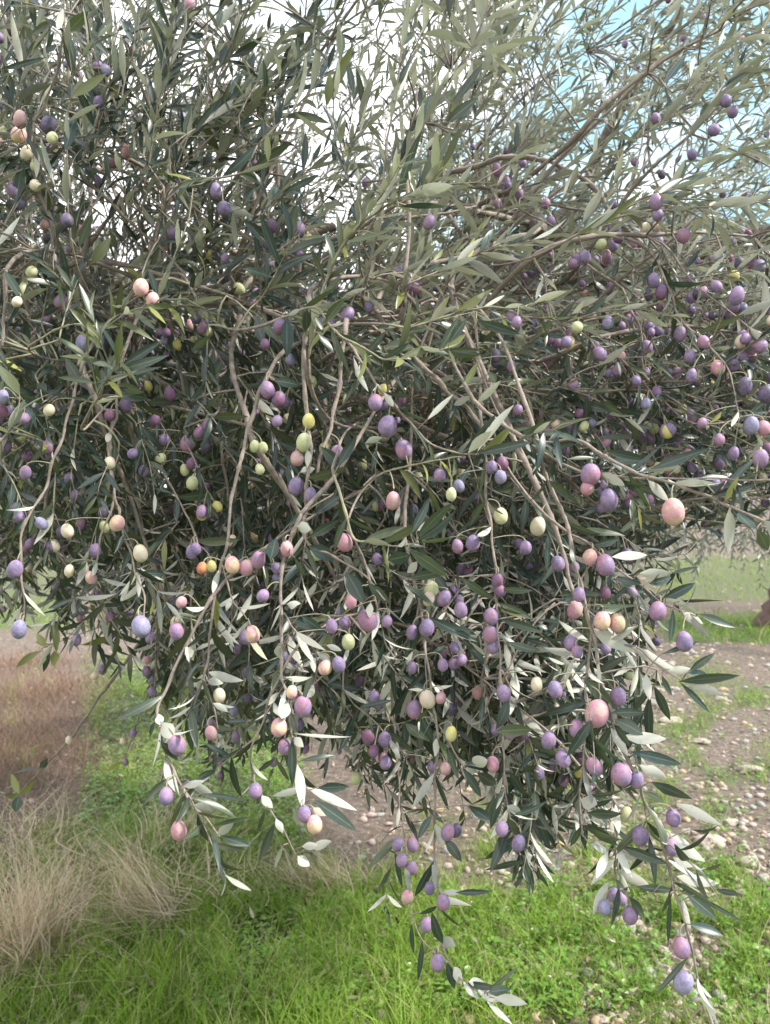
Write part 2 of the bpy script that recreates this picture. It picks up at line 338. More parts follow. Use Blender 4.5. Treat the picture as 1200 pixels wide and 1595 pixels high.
# ------------------------------------------------------------------ traced stems (photo pixel, photo pixel ... , near depth -> end depth)
ST = [  # points, depth start, depth end, radius start, radius end (m), leaf spacing (m, 0 = bare), leaf flavour, green?
    ([(745, 560), (808, 700), (835, 755), (862, 810), (882, 880), (905, 960)], 1.05, .98, .0048, .0032, 0, ''),
    ([(838, 688), (850, 740), (875, 800), (893, 860), (905, 920), (922, 980), (935, 1040), (950, 1110), (967, 1155), (990, 1205), (1010, 1255), (1030, 1300), (1048, 1370), (1065, 1430), (1080, 1495), (1094, 1550), (1112, 1600)], .90, .78, .0026, .0011, .030, ''),
    ([(922, 980), (916, 1050), (912, 1110), (908, 1180), (905, 1245), (908, 1300)], .86, .84, .0018, .0010, .028, ''),
    ([(755, 640), (800, 672), (842, 688), (905, 686), (935, 707), (985, 731), (1050, 756), (1110, 776), (1150, 796), (1205, 818)], .92, .72, .0024, .0015, .030, ''),
    ([(905, 735), (1010, 744), (1100, 748), (1210, 748)], .84, .74, .0013, .0010, .028, ''),
    ([(885, 830), (920, 850), (950, 875), (985, 905), (1020, 930), (1045, 943), (1085, 960)], .90, .84, .0016, .0008, .022, ''),
    ([(930, 990), (985, 1008), (1030, 1040), (1062, 1060)], .87, .82, .0013, .0008, .022, ''),
    ([(748, 640), (757, 720), (762, 800), (770, 870), (775, 960), (780, 1050), (783, 1150), (787, 1230), (795, 1275)], .98, .86, .0020, .0009, .030, ''),
    ([(640, 880), (655, 950), (665, 1030), (672, 1080), (680, 1150), (678, 1230), (678, 1330), (683, 1400), (688, 1455), (700, 1495), (722, 1530), (760, 1552)], .98, .85, .0022, .0008, .036, ''),
    ([(684, 1130), (700, 1160), (722, 1190), (740, 1200)], .93, .90, .0011, .0007, .024, ''),
    ([(615, 1130), (620, 1210), (628, 1290), (632, 1340), (634, 1390), (645, 1430), (660, 1465), (678, 1485)], 1.0, .90, .0013, .0007, .040, ''),
    ([(483, 480), (473, 560), (478, 640), (484, 700), (478, 750), (474, 800), (480, 845), (525, 870), (570, 900), (600, 935)], .98, .88, .0032, .0010, 0, ''),
    ([(538, 520), (530, 580), (521, 640), (503, 700), (492, 750)], .99, .95, .0034, .0020, 0, ''),
    ([(470, 800), (448, 850), (437, 900), (440, 960), (438, 1020), (441, 1060), (450, 1100), (458, 1160), (468, 1215), (476, 1255)], .90, .82, .0026, .0009, .034, ''),
    ([(438, 1050), (412, 1110), (395, 1165), (397, 1215), (418, 1255), (440, 1290), (460, 1330)], .88, .86, .0015, .0006, .034, ''),
    ([(443, 955), (465, 985), (487, 1010), (492, 1050)], .87, .86, .0010, .0007, .026, ''),
    ([(330, 930), (300, 985), (268, 1050), (247, 1100), (250, 1140), (268, 1195), (290, 1235), (320, 1275), (342, 1303)], .92, .80, .0022, .0009, .034, ''),
    ([(430, 560), (408, 605), (388, 660), (373, 720), (362, 775), (355, 845)], 1.02, .95, .0030, .0022, 0, ''),
    ([(355, 845), (345, 880), (335, 930), (327, 1000), (318, 1050), (330, 1090), (340, 1135)], .95, .90, .0022, .0008, .030, ''),
    ([(347, 880), (365, 930), (385, 965)], .93, .90, .0012, .0008, .025, ''),
    ([(130, 560), (115, 622), (95, 690), (66, 765), (40, 815), (34, 880), (38, 950), (32, 975)], 1.05, .92, .0022, .0012, .036, ''),
    ([(190, 560), (181, 640), (172, 700), (177, 780), (158, 840), (150, 880)], 1.08, 1.0, .0022, .0012, .040, ''),
    ([(168, 700), (178, 770), (190, 820), (205, 870), (222, 930), (225, 965)], 1.05, .93, .0017, .0010, .030, ''),
    ([(205, 640), (240, 695), (265, 755), (292, 800), (310, 850)], 1.12, 1.02, .0022, .0014, .040, ''),
    ([(40, 215), (60, 290), (78, 345), (92, 400), (118, 455), (140, 520)], 1.05, 1.1, .0034, .0026, 0, ''),
    ([(10, 420), (8, 480), (3, 540)], 1.0, 1.0, .0026, .0020, 0, ''),
    ([(130, 275), (170, 315), (208, 352), (250, 385), (290, 430)], 1.12, 1.15, .0028, .0018, 0, ''),
    ([(100, 0), (95, 80), (75, 150), (52, 195), (62, 255), (85, 320)], .95, 1.05, .0016, .0022, .040, 'up'),
    ([(480, 560), (500, 465), (528, 395), (560, 350), (605, 318), (655, 296), (690, 262)], .98, .86, .0026, .0012, .016, 'g'),
    ([(440, 495), (490, 478), (520, 510), (560, 540), (600, 558), (640, 560)], .94, .88, .0018, .0010, .022, 'g'),
    ([(560, 560), (590, 600), (625, 640), (660, 680), (705, 706), (745, 708)], .92, .86, .0018, .0010, .024, ''),
    ([(600, 505), (650, 508), (700, 492), (760, 480), (815, 476), (850, 468)], .98, .94, .0016, .0009, .020, 'g'),
    ([(600, 505), (640, 550), (690, 600), (740, 650), (760, 680)], 1.08, 1.0, .0040, .0030, 0, ''),
    ([(600, 735), (650, 722), (690, 715), (720, 712)], .90, .86, .0010, .0007, .020, 'g'),
    ([(560, 560), (610, 548), (670, 545), (700, 545)], .93, .88, .0012, .0008, .018, 'g'),
    ([(690, 272), (740, 258), (790, 246), (840, 248), (880, 262), (930, 300), (960, 340), (1000, 380)], 1.35, 1.25, .0055, .0035, 0, ''),
    ([(640, 290), (720, 290), (790, 300), (850, 318), (920, 330)], 1.4, 1.35, .0035, .0022, .05, ''),
    ([(970, 450), (988, 490), (1000, 530), (1005, 575), (1025, 603)], 1.15, 1.1, .0020, .0011, .05, ''),
    ([(1020, 400), (1042, 455), (1065, 500), (1110, 545), (1140, 590), (1152, 650)], 1.1, .98, .0022, .0011, .030, ''),
    ([(1000, 310), (1050, 290), (1110, 262), (1205, 215)], 1.1, 1.0, .0016, .0010, .022, 'up'),
    ([(900, 365), (955, 335), (1020, 305), (1070, 290)], .98, .95, .0013, .0009, .022, 'up'),
    ([(1000, 330), (1075, 323), (1140, 320), (1205, 312)], 1.05, 1.0, .0014, .0008, .020, ''),
    ([(140, 640), (163, 602), (182, 572), (194, 545)], .92, .86, .0016, .0009, .016, 'g'),
    ([(60, 530), (110, 508), (165, 508), (190, 480)], 1.0, .95, .0014, .0008, .030, 'g'),
    ([(0, 690), (25, 650), (30, 610)], .95, .93, .0012, .0007, .016, 'g'),
    ([(240, 945), (215, 1005), (155, 1085), (110, 1150), (62, 1200), (30, 1237)], 2.0, 1.75, .0045, .0018, 0, ''),
    ([(240, 1040), (225, 1095), (205, 1150), (190, 1190)], 1.7, 1.65, .0026, .0012, .060, ''),
    ([(245, 985), (243, 1030), (240, 1080)], 1.4, 1.38, .0014, .0009, .040, ''),
    ([(195, 960), (130, 985), (65, 1010)], 1.5, 1.45, .0014, .0010, .035, 'y'),
    ([(935, 1230), (960, 1255), (961, 1310), (958, 1355), (965, 1385)], .86, .84, .0014, .0009, .030, ''),
    ([(520, 740), (535, 790), (553, 838), (590, 848), (625, 850), (652, 845)], .90, .85, .0018, .0009, .022, 'g'),
    ([(552, 838), (570, 880), (585, 935), (598, 985), (618, 1030)], .92, .92, .0016, .0010, .032, ''),
    ([(575, 420), (592, 330), (603, 220), (620, 110), (637, -10)], 1.0, .95, .0022, .0012, .022, 'up'),
    ([(560, 360), (540, 260), (520, 180), (530, 90)], 1.0, .96, .0014, .0008, .024, 'up'),
    ([(590, 330), (640, 230), (690, 150), (735, 70), (770, -10)], .98, .92, .0018, .0010, .024, 'up'),
    ([(215, 340), (245, 270), (300, 190), (345, 100), (390, 10)], 1.15, 1.1, .0020, .0011, .028, 'up'),
    ([(110, 370), (105, 250), (112, 120), (98, 40)], 1.0, .95, .0012, .0008, .030, 'up'),
    ([(300, 290), (380, 270), (430, 245), (470, 225)], 1.0, .98, .0014, .0008, .026, ''),
    ([(400, 390), (415, 345), (440, 300), (500, 250)], 1.1, 1.1, .0018, .0010, .035, 'up'),
    ([(420, 385), (460, 400), (500, 425), (530, 450)], 1.1, 1.1, .0022, .0018, 0, ''),
    ([(470, 380), (500, 360), (520, 352)], 1.5, 1.5, .010, .008, 0, ''),
]
stem_nodes = []      # sampled (px, py, depth, stem idx, world)
stems = []
for i, (pp, d0, d1, r0, r1, sp, fl) in enumerate(ST):
    k = len(pp); ds = np.linspace(d0, d1, k)
    rr_ = random.Random(i)
    w3 = [P(x, y, d+rr_.uniform(-.008, .008)) for (x, y), d in zip(pp, ds)]
    cv = spline(w3, 7)
    stems.append([cv, r0, r1, sp, fl, pp[0]])
    x, y, d = proj(cv)
    for a in range(len(cv)): stem_nodes.append((x[a], y[a], d[a], i, *cv[a]))
SN = np.array(stem_nodes)

# ------------------------------------------------------------------ olives: px, py, half width px, type
OL = """32,186,11,pink 30,210,12,blush 42,238,10,cream 57,258,10,green 77,195,13,dark 22,297,11,violet 198,235,9,blush 207,248,6,blue 178,253,9,rose
152,280,7,violet 264,362,11,violet 105,343,10,dark 120,358,6,blue 220,448,13,blush 82,215,9,green 336,297,10,violet 349,325,11,dark 424,352,9,wine
465,358,12,violet 416,378,9,wine 351,403,7,violet 353,435,9,dark 570,285,7,violet 669,346,10,violet 775,264,9,rose 787,283,9,rose 788,298,7,violet 807,300,9,rose
850,317,8,rose 758,348,7,violet 1022,315,11,rose 1025,335,9,violet 1065,367,11,rose 1022,185,8,violet 954,355,8,violet 912,400,9,violet 945,395,7,pink
1018,437,10,violet 1152,410,8,dark 238,467,11,blush 278,491,6,red 130,535,12,blue 295,507,8,pink 77,639,9,cream 88,683,7,yellow 20,699,8,cream 40,736,9,rose
171,721,9,cream 197,631,10,violet 171,647,9,wine 265,614,10,wine 242,655,9,wine 291,691,11,rose 3,640,10,wine 5,618,9,blue 27,470,8,cream 146,614,6,violet 299,722,9,wine
288,732,8,green 437,509,12,wine 320,505,7,violet 319,540,8,violet 327,528,7,red 383,533,7,red 413,536,8,wine 417,607,12,rose 434,622,12,wine 432,656,9,violet
338,625,7,wine 481,656,10,yellow 473,689,12,green 463,714,11,pink 525,705,11,rose 585,627,12,rose 397,695,8,green 410,697,8,green 405,731,8,green 442,723,7,green
565,725,8,green 604,664,16,violet 566,475,9,green 629,700,14,rose 805,502,9,rose 797,492,8,violet 855,528,8,violet 869,534,8,rose 797,571,8,rose 807,638,8,rose
783,722,10,wine 766,728,10,violet 780,743,10,blue 685,740,10,violet 652,743,8,green 1148,461,12,violet 1143,475,10,violet 1060,520,10,violet 1096,533,10,rose
1075,555,10,violet 1118,573,11,pink 1008,541,10,violet 967,555,8,pink 939,553,8,cream 1055,581,8,rose 1077,585,9,violet 1122,608,7,green 1160,602,12,dark
1193,614,12,dark 1023,611,9,violet 949,582,7,violet 983,486,6,green 980,497,7,rose 1030,455,10,wine 1076,648,10,violet 1094,659,8,rose 1121,685,9,rose 1143,706,9,violet
1170,663,12,blue 1190,667,11,pink 1185,714,12,violet 1013,678,9,violet 1003,680,9,violet 1052,692,8,rose 1120,722,9,violet 920,739,16,rose 24,887,12,violet 30,980,12,blue
105,827,10,cream 183,815,12,blush 108,889,8,cream 142,900,9,blush 125,811,7,violet 150,930,10,violet 162,957,10,cream 220,976,15,blue 275,983,12,rose 219,862,12,cream
268,797,7,wine 261,846,6,red 171,993,7,violet 283,938,9,pink 78,837,6,green 299,860,10,violet 314,802,8,yellow 345,813,7,yellow 305,855,9,violet 326,858,7,red
315,885,9,red 330,882,8,yellow 362,880,12,blush 384,884,12,pink 403,872,12,rose 447,855,11,pink 461,757,12,violet 484,771,10,violet 510,782,8,cream 394,988,12,blush
573,967,16,rose 517,975,10,violet 537,970,10,violet 537,845,13,pink 547,938,10,pink 528,1035,11,violet 507,1040,11,blush 425,840,8,violet 466,905,8,violet 410,928,10,violet
397,910,7,violet 357,958,8,violet 543,1000,11,green 780,804,12,green 838,820,13,cream 613,780,12,pink 870,878,11,violet 765,960,12,rose 764,988,12,rose 768,1007,10,violet
672,918,12,green 668,932,10,cream 692,932,11,violet 642,985,10,violet 665,978,13,violet 718,950,11,violet 713,851,10,rose 737,846,12,violet 819,853,10,violet 896,950,12,pink
889,1002,11,violet 899,1015,9,rose 775,905,10,wine 779,920,9,wine 603,968,9,violet 642,1040,9,violet 690,1036,9,violet 715,757,9,blue 703,770,9,green 902,926,10,violet
949,779,15,violet 1049,797,18,blush 919,868,12,blush 943,880,15,rose 915,760,11,pink 938,967,14,blush 962,970,13,blush 1025,952,14,rose 1066,999,14,violet 970,775,6,violet
980,779,7,rose 276,1160,14,rose 259,1240,12,violet 279,1293,13,pink 229,1046,8,violet 238,1058,6,violet 238,1078,7,violet 230,1028,6,pink 160,1043,7,violet 148,1053,6,cream
108,1153,6,cream 208,1142,6,violet 192,1154,5,cream 196,1187,5,violet 472,1100,14,rose 435,1133,13,blush 444,1163,11,rose 398,1232,11,violet 455,1078,10,blush 342,1083,10,cream
329,1142,10,pink 327,1124,8,violet 367,1148,8,violet 574,1148,11,wine 600,1152,11,violet 427,1187,7,violet 491,1284,13,blush 475,1268,12,violet 502,1072,8,blue 583,1085,9,violet
561,1063,9,violet 666,1089,13,cream 645,1105,12,rose 687,1087,9,pink 703,1143,10,yellow 673,1194,8,violet 694,1197,9,pink 698,1296,11,rose 711,1294,9,dark 782,1291,11,violet
808,1313,11,violet 768,1190,11,pink 855,1153,12,violet 872,1155,8,violet 877,1182,12,violet 865,1074,12,violet 836,1066,10,cream 785,1080,12,violet 753,1122,7,violet
620,1315,10,violet 643,1316,10,rose 626,1340,10,violet 642,1352,9,rose 930,1111,20,pink 899,1135,13,rose 926,1194,13,rose 968,1206,16,rose 992,1215,12,violet 1049,1274,12,violet
998,1302,13,violet 975,1268,10,green 1045,1320,12,violet 963,1085,13,violet 635,1397,10,pink 670,1383,9,violet 691,1405,11,rose 664,1440,10,violet 682,1499,12,violet
942,1413,11,blue 982,1425,13,violet 1062,1476,14,rose 1065,1530,15,blue 955,1392,9,violet 968,1400,9,violet""".split()
olives = []
for s_ in OL:
    a, b, c, k = s_.split(','); x, y, r = float(a), float(b), float(c)*.94
    dd = np.hypot(SN[:, 0]-x, SN[:, 1]-y)+np.where((r*SN[:, 2]/FPX < .0060) | (r*SN[:, 2]/FPX > .0138), 900, 0); j = int(dd.argmin())
    want = min(2.2, .0089*FPX/r)
    if dd[j] < 60:
        dep = SN[j, 2]+(-.006 if dd[j] < 10 else random.uniform(-.012, .010)); sid = int(SN[j, 3]); sp_ = SN[j, 4:7]
        # hang from a point of the stem somewhat above the fruit
        m = (SN[:, 3] == sid) & (SN[:, 1] < y-r*1.2)
        if m.any():
            q = SN[m]; e = np.hypot(q[:, 0]-x, (q[:, 1]-(y-r*2.4))); sp_ = q[e.argmin(), 4:7]
    else:
        dep = want; sid = -1; sp_ = None
    olives.append(dict(x=x, y=y, r=r, k=k, d=dep, sid=sid, sp=sp_, R=r*dep/FPX, c=P(x, y, dep)))
HO = np.array([(o['x'], o['y'], o['r'], o['d']) for o in olives])
def cull(B, D, Ln):
    keep = np.ones(len(B), bool)
    for f, pr in ((.15, 1), (.4, 1), (.65, 1), (.9, 1)):
        x, y, d = proj(B+D*(Ln*f)[:, None])
        hit = (np.hypot(x[:, None]-HO[None, :, 0], (y[:, None]-HO[None, :, 1])/1.2) < HO[None, :, 2]*.7) & (d[:, None] < HO[None, :, 3]+.01) & (HO[None, :, 2] > 7.4)
        keep &= ~(hit.any(1) & (rng.random(len(B)) < .8))
    return keep

# ------------------------------------------------------------------ hand placed leaves: x0,y0,x1,y1,width px, t=upper side / b=pale side / y=yellow green
HL = """1035,1297,1098,1338,20,b 1057,1363,1117,1383,16,b 1075,1390,1116,1430,18,t 1093,1392,1158,1436,6,t 968,1318,1043,1348,14,t 965,1356,1025,1388,14,b 944,1375,923,1425,14,b
943,1325,927,1372,12,b 925,1320,957,1325,14,b 1077,1440,1133,1455,14,t 1042,1395,1040,1480,6,t 1063,1395,1080,1455,8,b 1070,1492,1025,1550,8,t 1092,1548,1115,1590,12,b
1000,1380,1058,1390,10,t 985,1400,1010,1440,14,t 958,1370,978,1400,12,t 1052,1335,1080,1355,12,b 685,1460,708,1480,18,b 708,1507,722,1530,14,b 722,1530,748,1556,11,b
745,1542,780,1560,13,b 775,1555,822,1560,14,b 760,1540,812,1510,6,t 762,1543,795,1540,14,t 758,1562,798,1597,8,b 732,1528,754,1530,12,b 690,1390,722,1388,8,b 720,1390,765,1390,8,t
690,1400,714,1408,10,b 675,1340,647,1400,12,t 698,1307,722,1342,14,t 678,1282,692,1318,14,b 690,1470,668,1430,14,t 695,1500,708,1540,12,t 640,1440,640,1488,7,t 672,1270,648,1306,12,t
630,1265,670,1260,6,t 905,1055,965,1103,18,t 972,1146,1040,1152,18,b 985,1170,1070,1190,16,t 1000,1190,1040,1215,16,b 1020,1215,1080,1247,16,t 1055,1252,1117,1278,14,b
1077,1292,1168,1310,14,t 955,1110,1005,1108,12,t 960,1120,1005,1140,18,t 965,1130,1000,1165,12,t 950,1135,978,1178,12,b 1058,1062,1153,1050,14,t 1065,1060,1127,1080,14,b
1060,1065,1108,1113,9,t 1030,1055,1043,1085,8,t 1003,1055,1008,1095,12,b 915,1240,1005,1240,12,t 905,1245,930,1255,20,b 918,1265,970,1270,14,t 917,1282,962,1315,16,t
922,978,988,1020,20,b 895,825,978,826,12,t 955,865,1012,860,14,b 1000,890,1046,893,14,b 1045,893,1092,882,6,t 1010,905,1065,905,12,t 1035,930,1090,910,14,t 1055,935,1123,930,6,t
1040,930,1090,955,12,b 1090,955,1148,978,12,t 1063,955,1096,972,14,b 955,905,1000,910,10,t 918,940,1008,960,14,t 1048,950,1048,1010,9,t 1035,1015,1092,1000,7,t
1078,1040,1115,1016,10,t 985,1008,1055,1045,16,b 1043,1045,1077,1042,12,b 1075,1045,1105,1055,14,t 1137,790,1137,860,15,b 1110,772,1178,755,12,t 1050,752,1120,752,12,b
1010,750,1045,780,14,b 1015,727,1110,697,14,t 945,700,1013,718,14,t 978,735,1012,800,10,t 650,840,720,805,16,t 650,832,705,778,14,t 640,825,672,776,12,t 650,820,685,808,14,b
655,845,723,832,8,t 605,880,640,865,20,t 640,862,700,893,18,t 635,900,700,890,14,t 632,893,655,875,12,b 625,910,680,948,12,t 668,960,740,1000,14,t 720,900,772,940,12,t
780,915,830,925,10,t 775,940,838,965,11,t 780,965,848,985,12,t 795,1000,845,1025,12,t 745,705,833,690,14,t 750,700,805,670,16,y 730,705,768,662,14,b 745,700,793,625,14,t
722,700,775,640,14,t 740,625,782,593,10,b 703,635,737,613,12,b 672,648,705,615,8,b 720,600,752,582,10,b 690,545,753,555,14,t 690,545,735,515,12,y 685,545,720,495,14,t
700,530,728,495,12,t 745,505,812,525,14,t 820,480,885,455,8,t 710,485,770,450,10,y 600,535,645,540,18,t 183,570,195,503,14,y 190,570,257,530,14,t 182,578,257,558,14,t
175,605,230,625,18,t 185,585,168,545,12,t 185,600,222,612,14,t 190,583,258,577,7,t 448,495,445,555,18,t 478,483,480,520,14,t 492,490,503,520,10,t 505,505,535,462,14,t
520,520,545,590,8,t 500,520,515,555,14,t 548,555,570,628,8,b 430,595,470,597,14,t 405,530,395,492,14,t 500,695,540,735,16,t 480,745,545,733,16,t 530,720,555,678,14,t
570,690,596,678,10,b 477,700,482,730,12,b 465,735,490,728,12,b 465,820,485,822,16,b 480,850,527,873,20,t 500,800,530,770,14,t 485,835,530,810,14,t 540,895,568,940,22,t
533,900,545,930,5,b 573,910,610,940,14,t 450,940,470,940,15,b 475,955,505,985,14,t 432,1005,437,1027,14,b 516,1003,532,1012,8,b 495,1015,517,1033,9,b 485,1020,490,1050,8,b
415,870,430,838,18,t 465,870,475,900,8,t 575,940,575,962,10,b 448,1093,438,1122,17,b 447,1055,487,1062,11,b 462,1143,548,1152,5,b 460,1148,473,1163,12,b 455,1150,453,1225,12,t
463,1190,477,1262,14,b 475,1228,422,1240,10,b 480,1226,560,1260,13,b 458,1260,470,1292,16,b 485,1260,517,1273,10,b 495,1245,560,1295,16,t 470,1185,525,1175,8,t 505,1225,545,1225,14,t
325,1060,345,1062,11,b 332,1095,356,1107,9,b 408,1240,424,1260,12,b 430,1275,440,1295,10,b 425,1285,405,1345,12,t 412,1262,402,1305,6,t 475,1317,497,1315,11,b 492,1318,517,1310,12,b
465,1335,482,1350,14,b 437,1320,427,1350,6,b 300,1215,338,1250,14,b 300,1255,333,1265,18,b 338,1302,364,1287,14,b 345,1303,390,1318,12,t 328,1300,350,1352,8,t 335,1285,385,1272,6,t
320,1233,382,1243,6,t 255,1185,280,1240,18,b 255,1125,270,1150,20,b 248,1112,250,1130,12,b 270,1142,310,1138,8,b 248,1155,288,1190,14,t 255,1215,218,1258,12,t 285,1235,262,1300,8,t
240,1125,230,1150,7,t 635,1125,628,1165,14,t 637,1125,665,1158,14,t 652,1120,673,1158,14,t 680,1150,678,1178,10,b 733,1190,760,1183,18,b 727,1198,750,1203,12,b 725,1188,785,1175,14,t
720,1200,755,1245,16,t 745,1205,780,1230,16,t 780,1232,757,1295,14,t 770,1140,832,1135,18,t 770,1135,800,1090,16,t 795,1200,828,1250,12,t 730,1255,770,1280,14,t 790,1255,810,1270,14,b
800,1270,858,1260,8,t 697,1165,715,1215,10,t 655,295,705,195,20,t 655,295,705,240,12,y 620,310,645,200,14,t 705,197,745,150,16,t 710,165,760,110,14,t 625,325,705,315,8,t
510,150,550,70,14,y 505,165,520,110,12,y 110,150,168,118,14,y 100,235,118,175,16,t 105,50,140,20,16,t 0,108,75,95,8,t 143,410,175,370,16,y 128,390,140,330,12,t 30,470,45,425,9,y
5,420,40,470,12,t 895,368,1020,302,12,y 905,362,965,325,10,b 1035,130,1070,85,12,t 30,1237,18,1205,10,y 30,1237,-5,1240,14,y 32,1238,55,1222,10,y 30,1240,25,1265,14,t 60,1195,22,1203,8,t
62,1195,75,1180,12,t 65,1015,12,1038,10,y 70,1008,55,985,12,y 85,1018,90,1035,12,y 90,1020,88,960,10,y 130,1010,195,995,10,y 80,1020,65,1050,8,t 645,300,640,262,8,y 1120,775,1175,700,10,t
1160,800,1200,790,10,t 1150,800,1175,830,22,t 1178,830,1200,860,16,t 1130,780,1150,740,9,y 950,430,965,400,10,t 615,155,640,95,9,b 560,150,545,95,10,t 130,600,100,555,16,t 300,545,330,520,10,t"""
hand_leaves = []
for s_ in HL.split():
    a = s_.split(','); x0, y0, x1, y1, wd = map(float, a[:5]); hand_leaves.append((x0, y0, x1, y1, wd, a[5]))

# ------------------------------------------------------------------ twig / sprig grower
def add_leaf_pair(lv, p, s, phi, size, up_bias=.45, gl='', one=False, lc=.12):
    sun_dir = np.array((0, .1, 1.1)) if p[2] > CH+.24*p[1] and p[0] > -.04*p[1] else np.array((0, -.75, .75))
    ref = np.array((0, 0, 1.)) if abs(s[2]) < .85 else np.array((0, 1., 0))
    a = nrm(np.cross(s, ref)); b = np.cross(s, a)
    for k in range(1 if one else 2):
        if random.random() < .08: continue
        ph = phi+k*math.pi+random.gauss(0, .25)
        out = a*math.cos(ph)+b*math.sin(ph)
        ang = R(random.gauss(33 if p[2] > CH+.2*p[1] else 46, 12))
        d = s*math.cos(ang)+out*math.sin(ang)
        d = nrm(d+np.array((0, 0, -1.))*random.uniform(-.05, .22)+rng.normal(0, .10, 3))
        if p[2] < CH-.05*p[1] and random.random() < .20: sun_dir = -sun_dir
        n = nrm(s-(s@d)*d)*(1-up_bias)+sun_dir*up_bias*1.2+rng.normal(0, .30, 3)
        l = size*random.uniform(.65, 1.15)
        yl = max(0, random.gauss(.02, .10))
        if gl == 'g': yl += random.uniform(.0, .35)
        if gl == 'y': yl += random.uniform(.4, .9)
        if random.random() < .012: yl = .9
        lv.add(p, d, n, l, l*random.uniform(.14, .215), random.gauss(lc, .14), (random.uniform(.55, 1.45), min(1, yl)))
def sprig(tb, lv, p0, d0, length, grav, size, r=.0011, gl='', space=.017, lead=.0, ub=.6):
    n = max(5, int(length/.02)); st = length/n
    p = np.array(p0, float); d = nrm(d0); pts = [p]
    for i in range(n):
        d = nrm(d+np.array((0, 0, -grav))*st*6+rng.normal(0, .05, 3)); p = p+d*st; pts.append(p)
    pts = np.array(pts)
    tb.add(pts, np.linspace(r, r*.5, len(pts)))
    ss = random.uniform(.3, 1)*space+lead; phi = random.uniform(0, 6.28)
    while ss < length:
        i = min(int(ss/st), n-1); q = pts[i]+(pts[i+1]-pts[i])*(ss/st-i); s = nrm(pts[i+1]-pts[i])
        add_leaf_pair(lv, q, s, phi, size*(.75+.5*math.sin(math.pi*min(1, .25+.7*ss/length))), gl=gl, up_bias=ub)
        phi += math.pi/2; ss += space*random.uniform(.75, 1.3)
    add_leaf_pair(lv, pts[-1], nrm(pts[-1]-pts[-2]), phi, size*.75, gl=gl)
    return pts

wood_pts = [limb_all[i] for i in range(len(limb_all))]; wood_r = [.02]*len(limb_all)
def upstream(p, dirn, far=True):
    """grow back to the nearest wood that lies farther into the crown; later boughs fork from earlier ones"""
    L_ = np.array(wood_pts); v = L_-p; dist = np.linalg.norm(v, axis=1)
    back = -(v@nrm(dirn))/np.maximum(dist, 1e-6)            # prefers wood lying behind the growing direction
    d = dist*(1.25-.35*back)+np.where(L_[:, 1] < p[1]+.22, 2.5, 0)+np.where(dist < .18, 3, 0)+np.random.default_rng(int(abs(p[0])*1e4)).random(len(L_))*.12
    j = d.argmin(); q = L_[j]
    k = dist[j]*.38
    c = wob(bez(q, q+nrm(p-q)*k*.6+np.array((0, 0, .30*k)), p-nrm(dirn)*k+np.array((0, k*.75, 0)), p, 16), .035, 4)
    rr = min(wood_r[j]*.75, .0026+.0022*max(0., q[1]-1.2))
    for i_ in range(4, 14): wood_pts.append(c[i_]); wood_r.append(rr)
    return c, rr

# groups of parts: one 'branch' mesh per traced stem / auto bough
branches = []        # dict(tb, lv, pts, obj)
def new_branch(pts, r0, r1, ext=True, nv=6, mat=None):
    b = dict(tb=Tubes(6), lv=Leaves(), pts=pts, nv=nv, mat=mat or M_twig, ol=[])
    if ext:
        u, ru = upstream(pts[0], pts[2]-pts[0])
        rr = np.linspace(max(ru, r0), r0, len(u)); b['tb'].add(u, rr, 1 if b['mat'] is M_green else 0)
        b['up'] = u
    b['tb'].add(pts, np.linspace(r0, r1, len(pts)))
    branches.append(b); return b

for i, (cv, r0, r1, sp, fl, p0) in enumerate(stems):
    isfork = i in (2, 6, 9, 15, 18, 19, 34)
    r = max(r0, .0011)
    pts = wob(cv, .004, 30)
    b = new_branch(pts, r, max(r1, .0008), ext=not isfork, mat=M_green if fl in ('g', 'y') else M_twig)
    if sp:
        seg = np.linalg.norm(np.diff(pts, axis=0), axis=1); cum = np.concatenate([[0], np.cumsum(seg)])
        s_ = random.uniform(0, sp); phi = random.uniform(0, 6)
        hang = fl == '' and p0[1] > 500
        while s_ < cum[-1]:
            j = min(np.searchsorted(cum, s_), len(pts)-1); t = nrm(pts[j]-pts[max(0, j-1)]+1e-9)
            if random.random() < (.72 if hang else .95):
                add_leaf_pair(b['lv'], pts[j], t, phi, random.uniform(.036, .056) if hang else random.uniform(.042, .062), gl=fl, one=hang and random.random() < .4, up_bias=.35)
            if random.random() < (.16 if sp > .025 else .10) and s_ < cum[-1]*.8 and pts[j][1] < 1.3:
                dd = nrm(t+rng.normal(0, .6, 3)+np.array((0, .35, 0)))
                sprig(b['tb'], b['lv'], pts[j], dd, random.uniform(.06, .12), .8 if hang else .2, .042, r=.0009, gl=fl)
            phi += math.pi/2; s_ += sp*random.uniform(.7, 1.35)

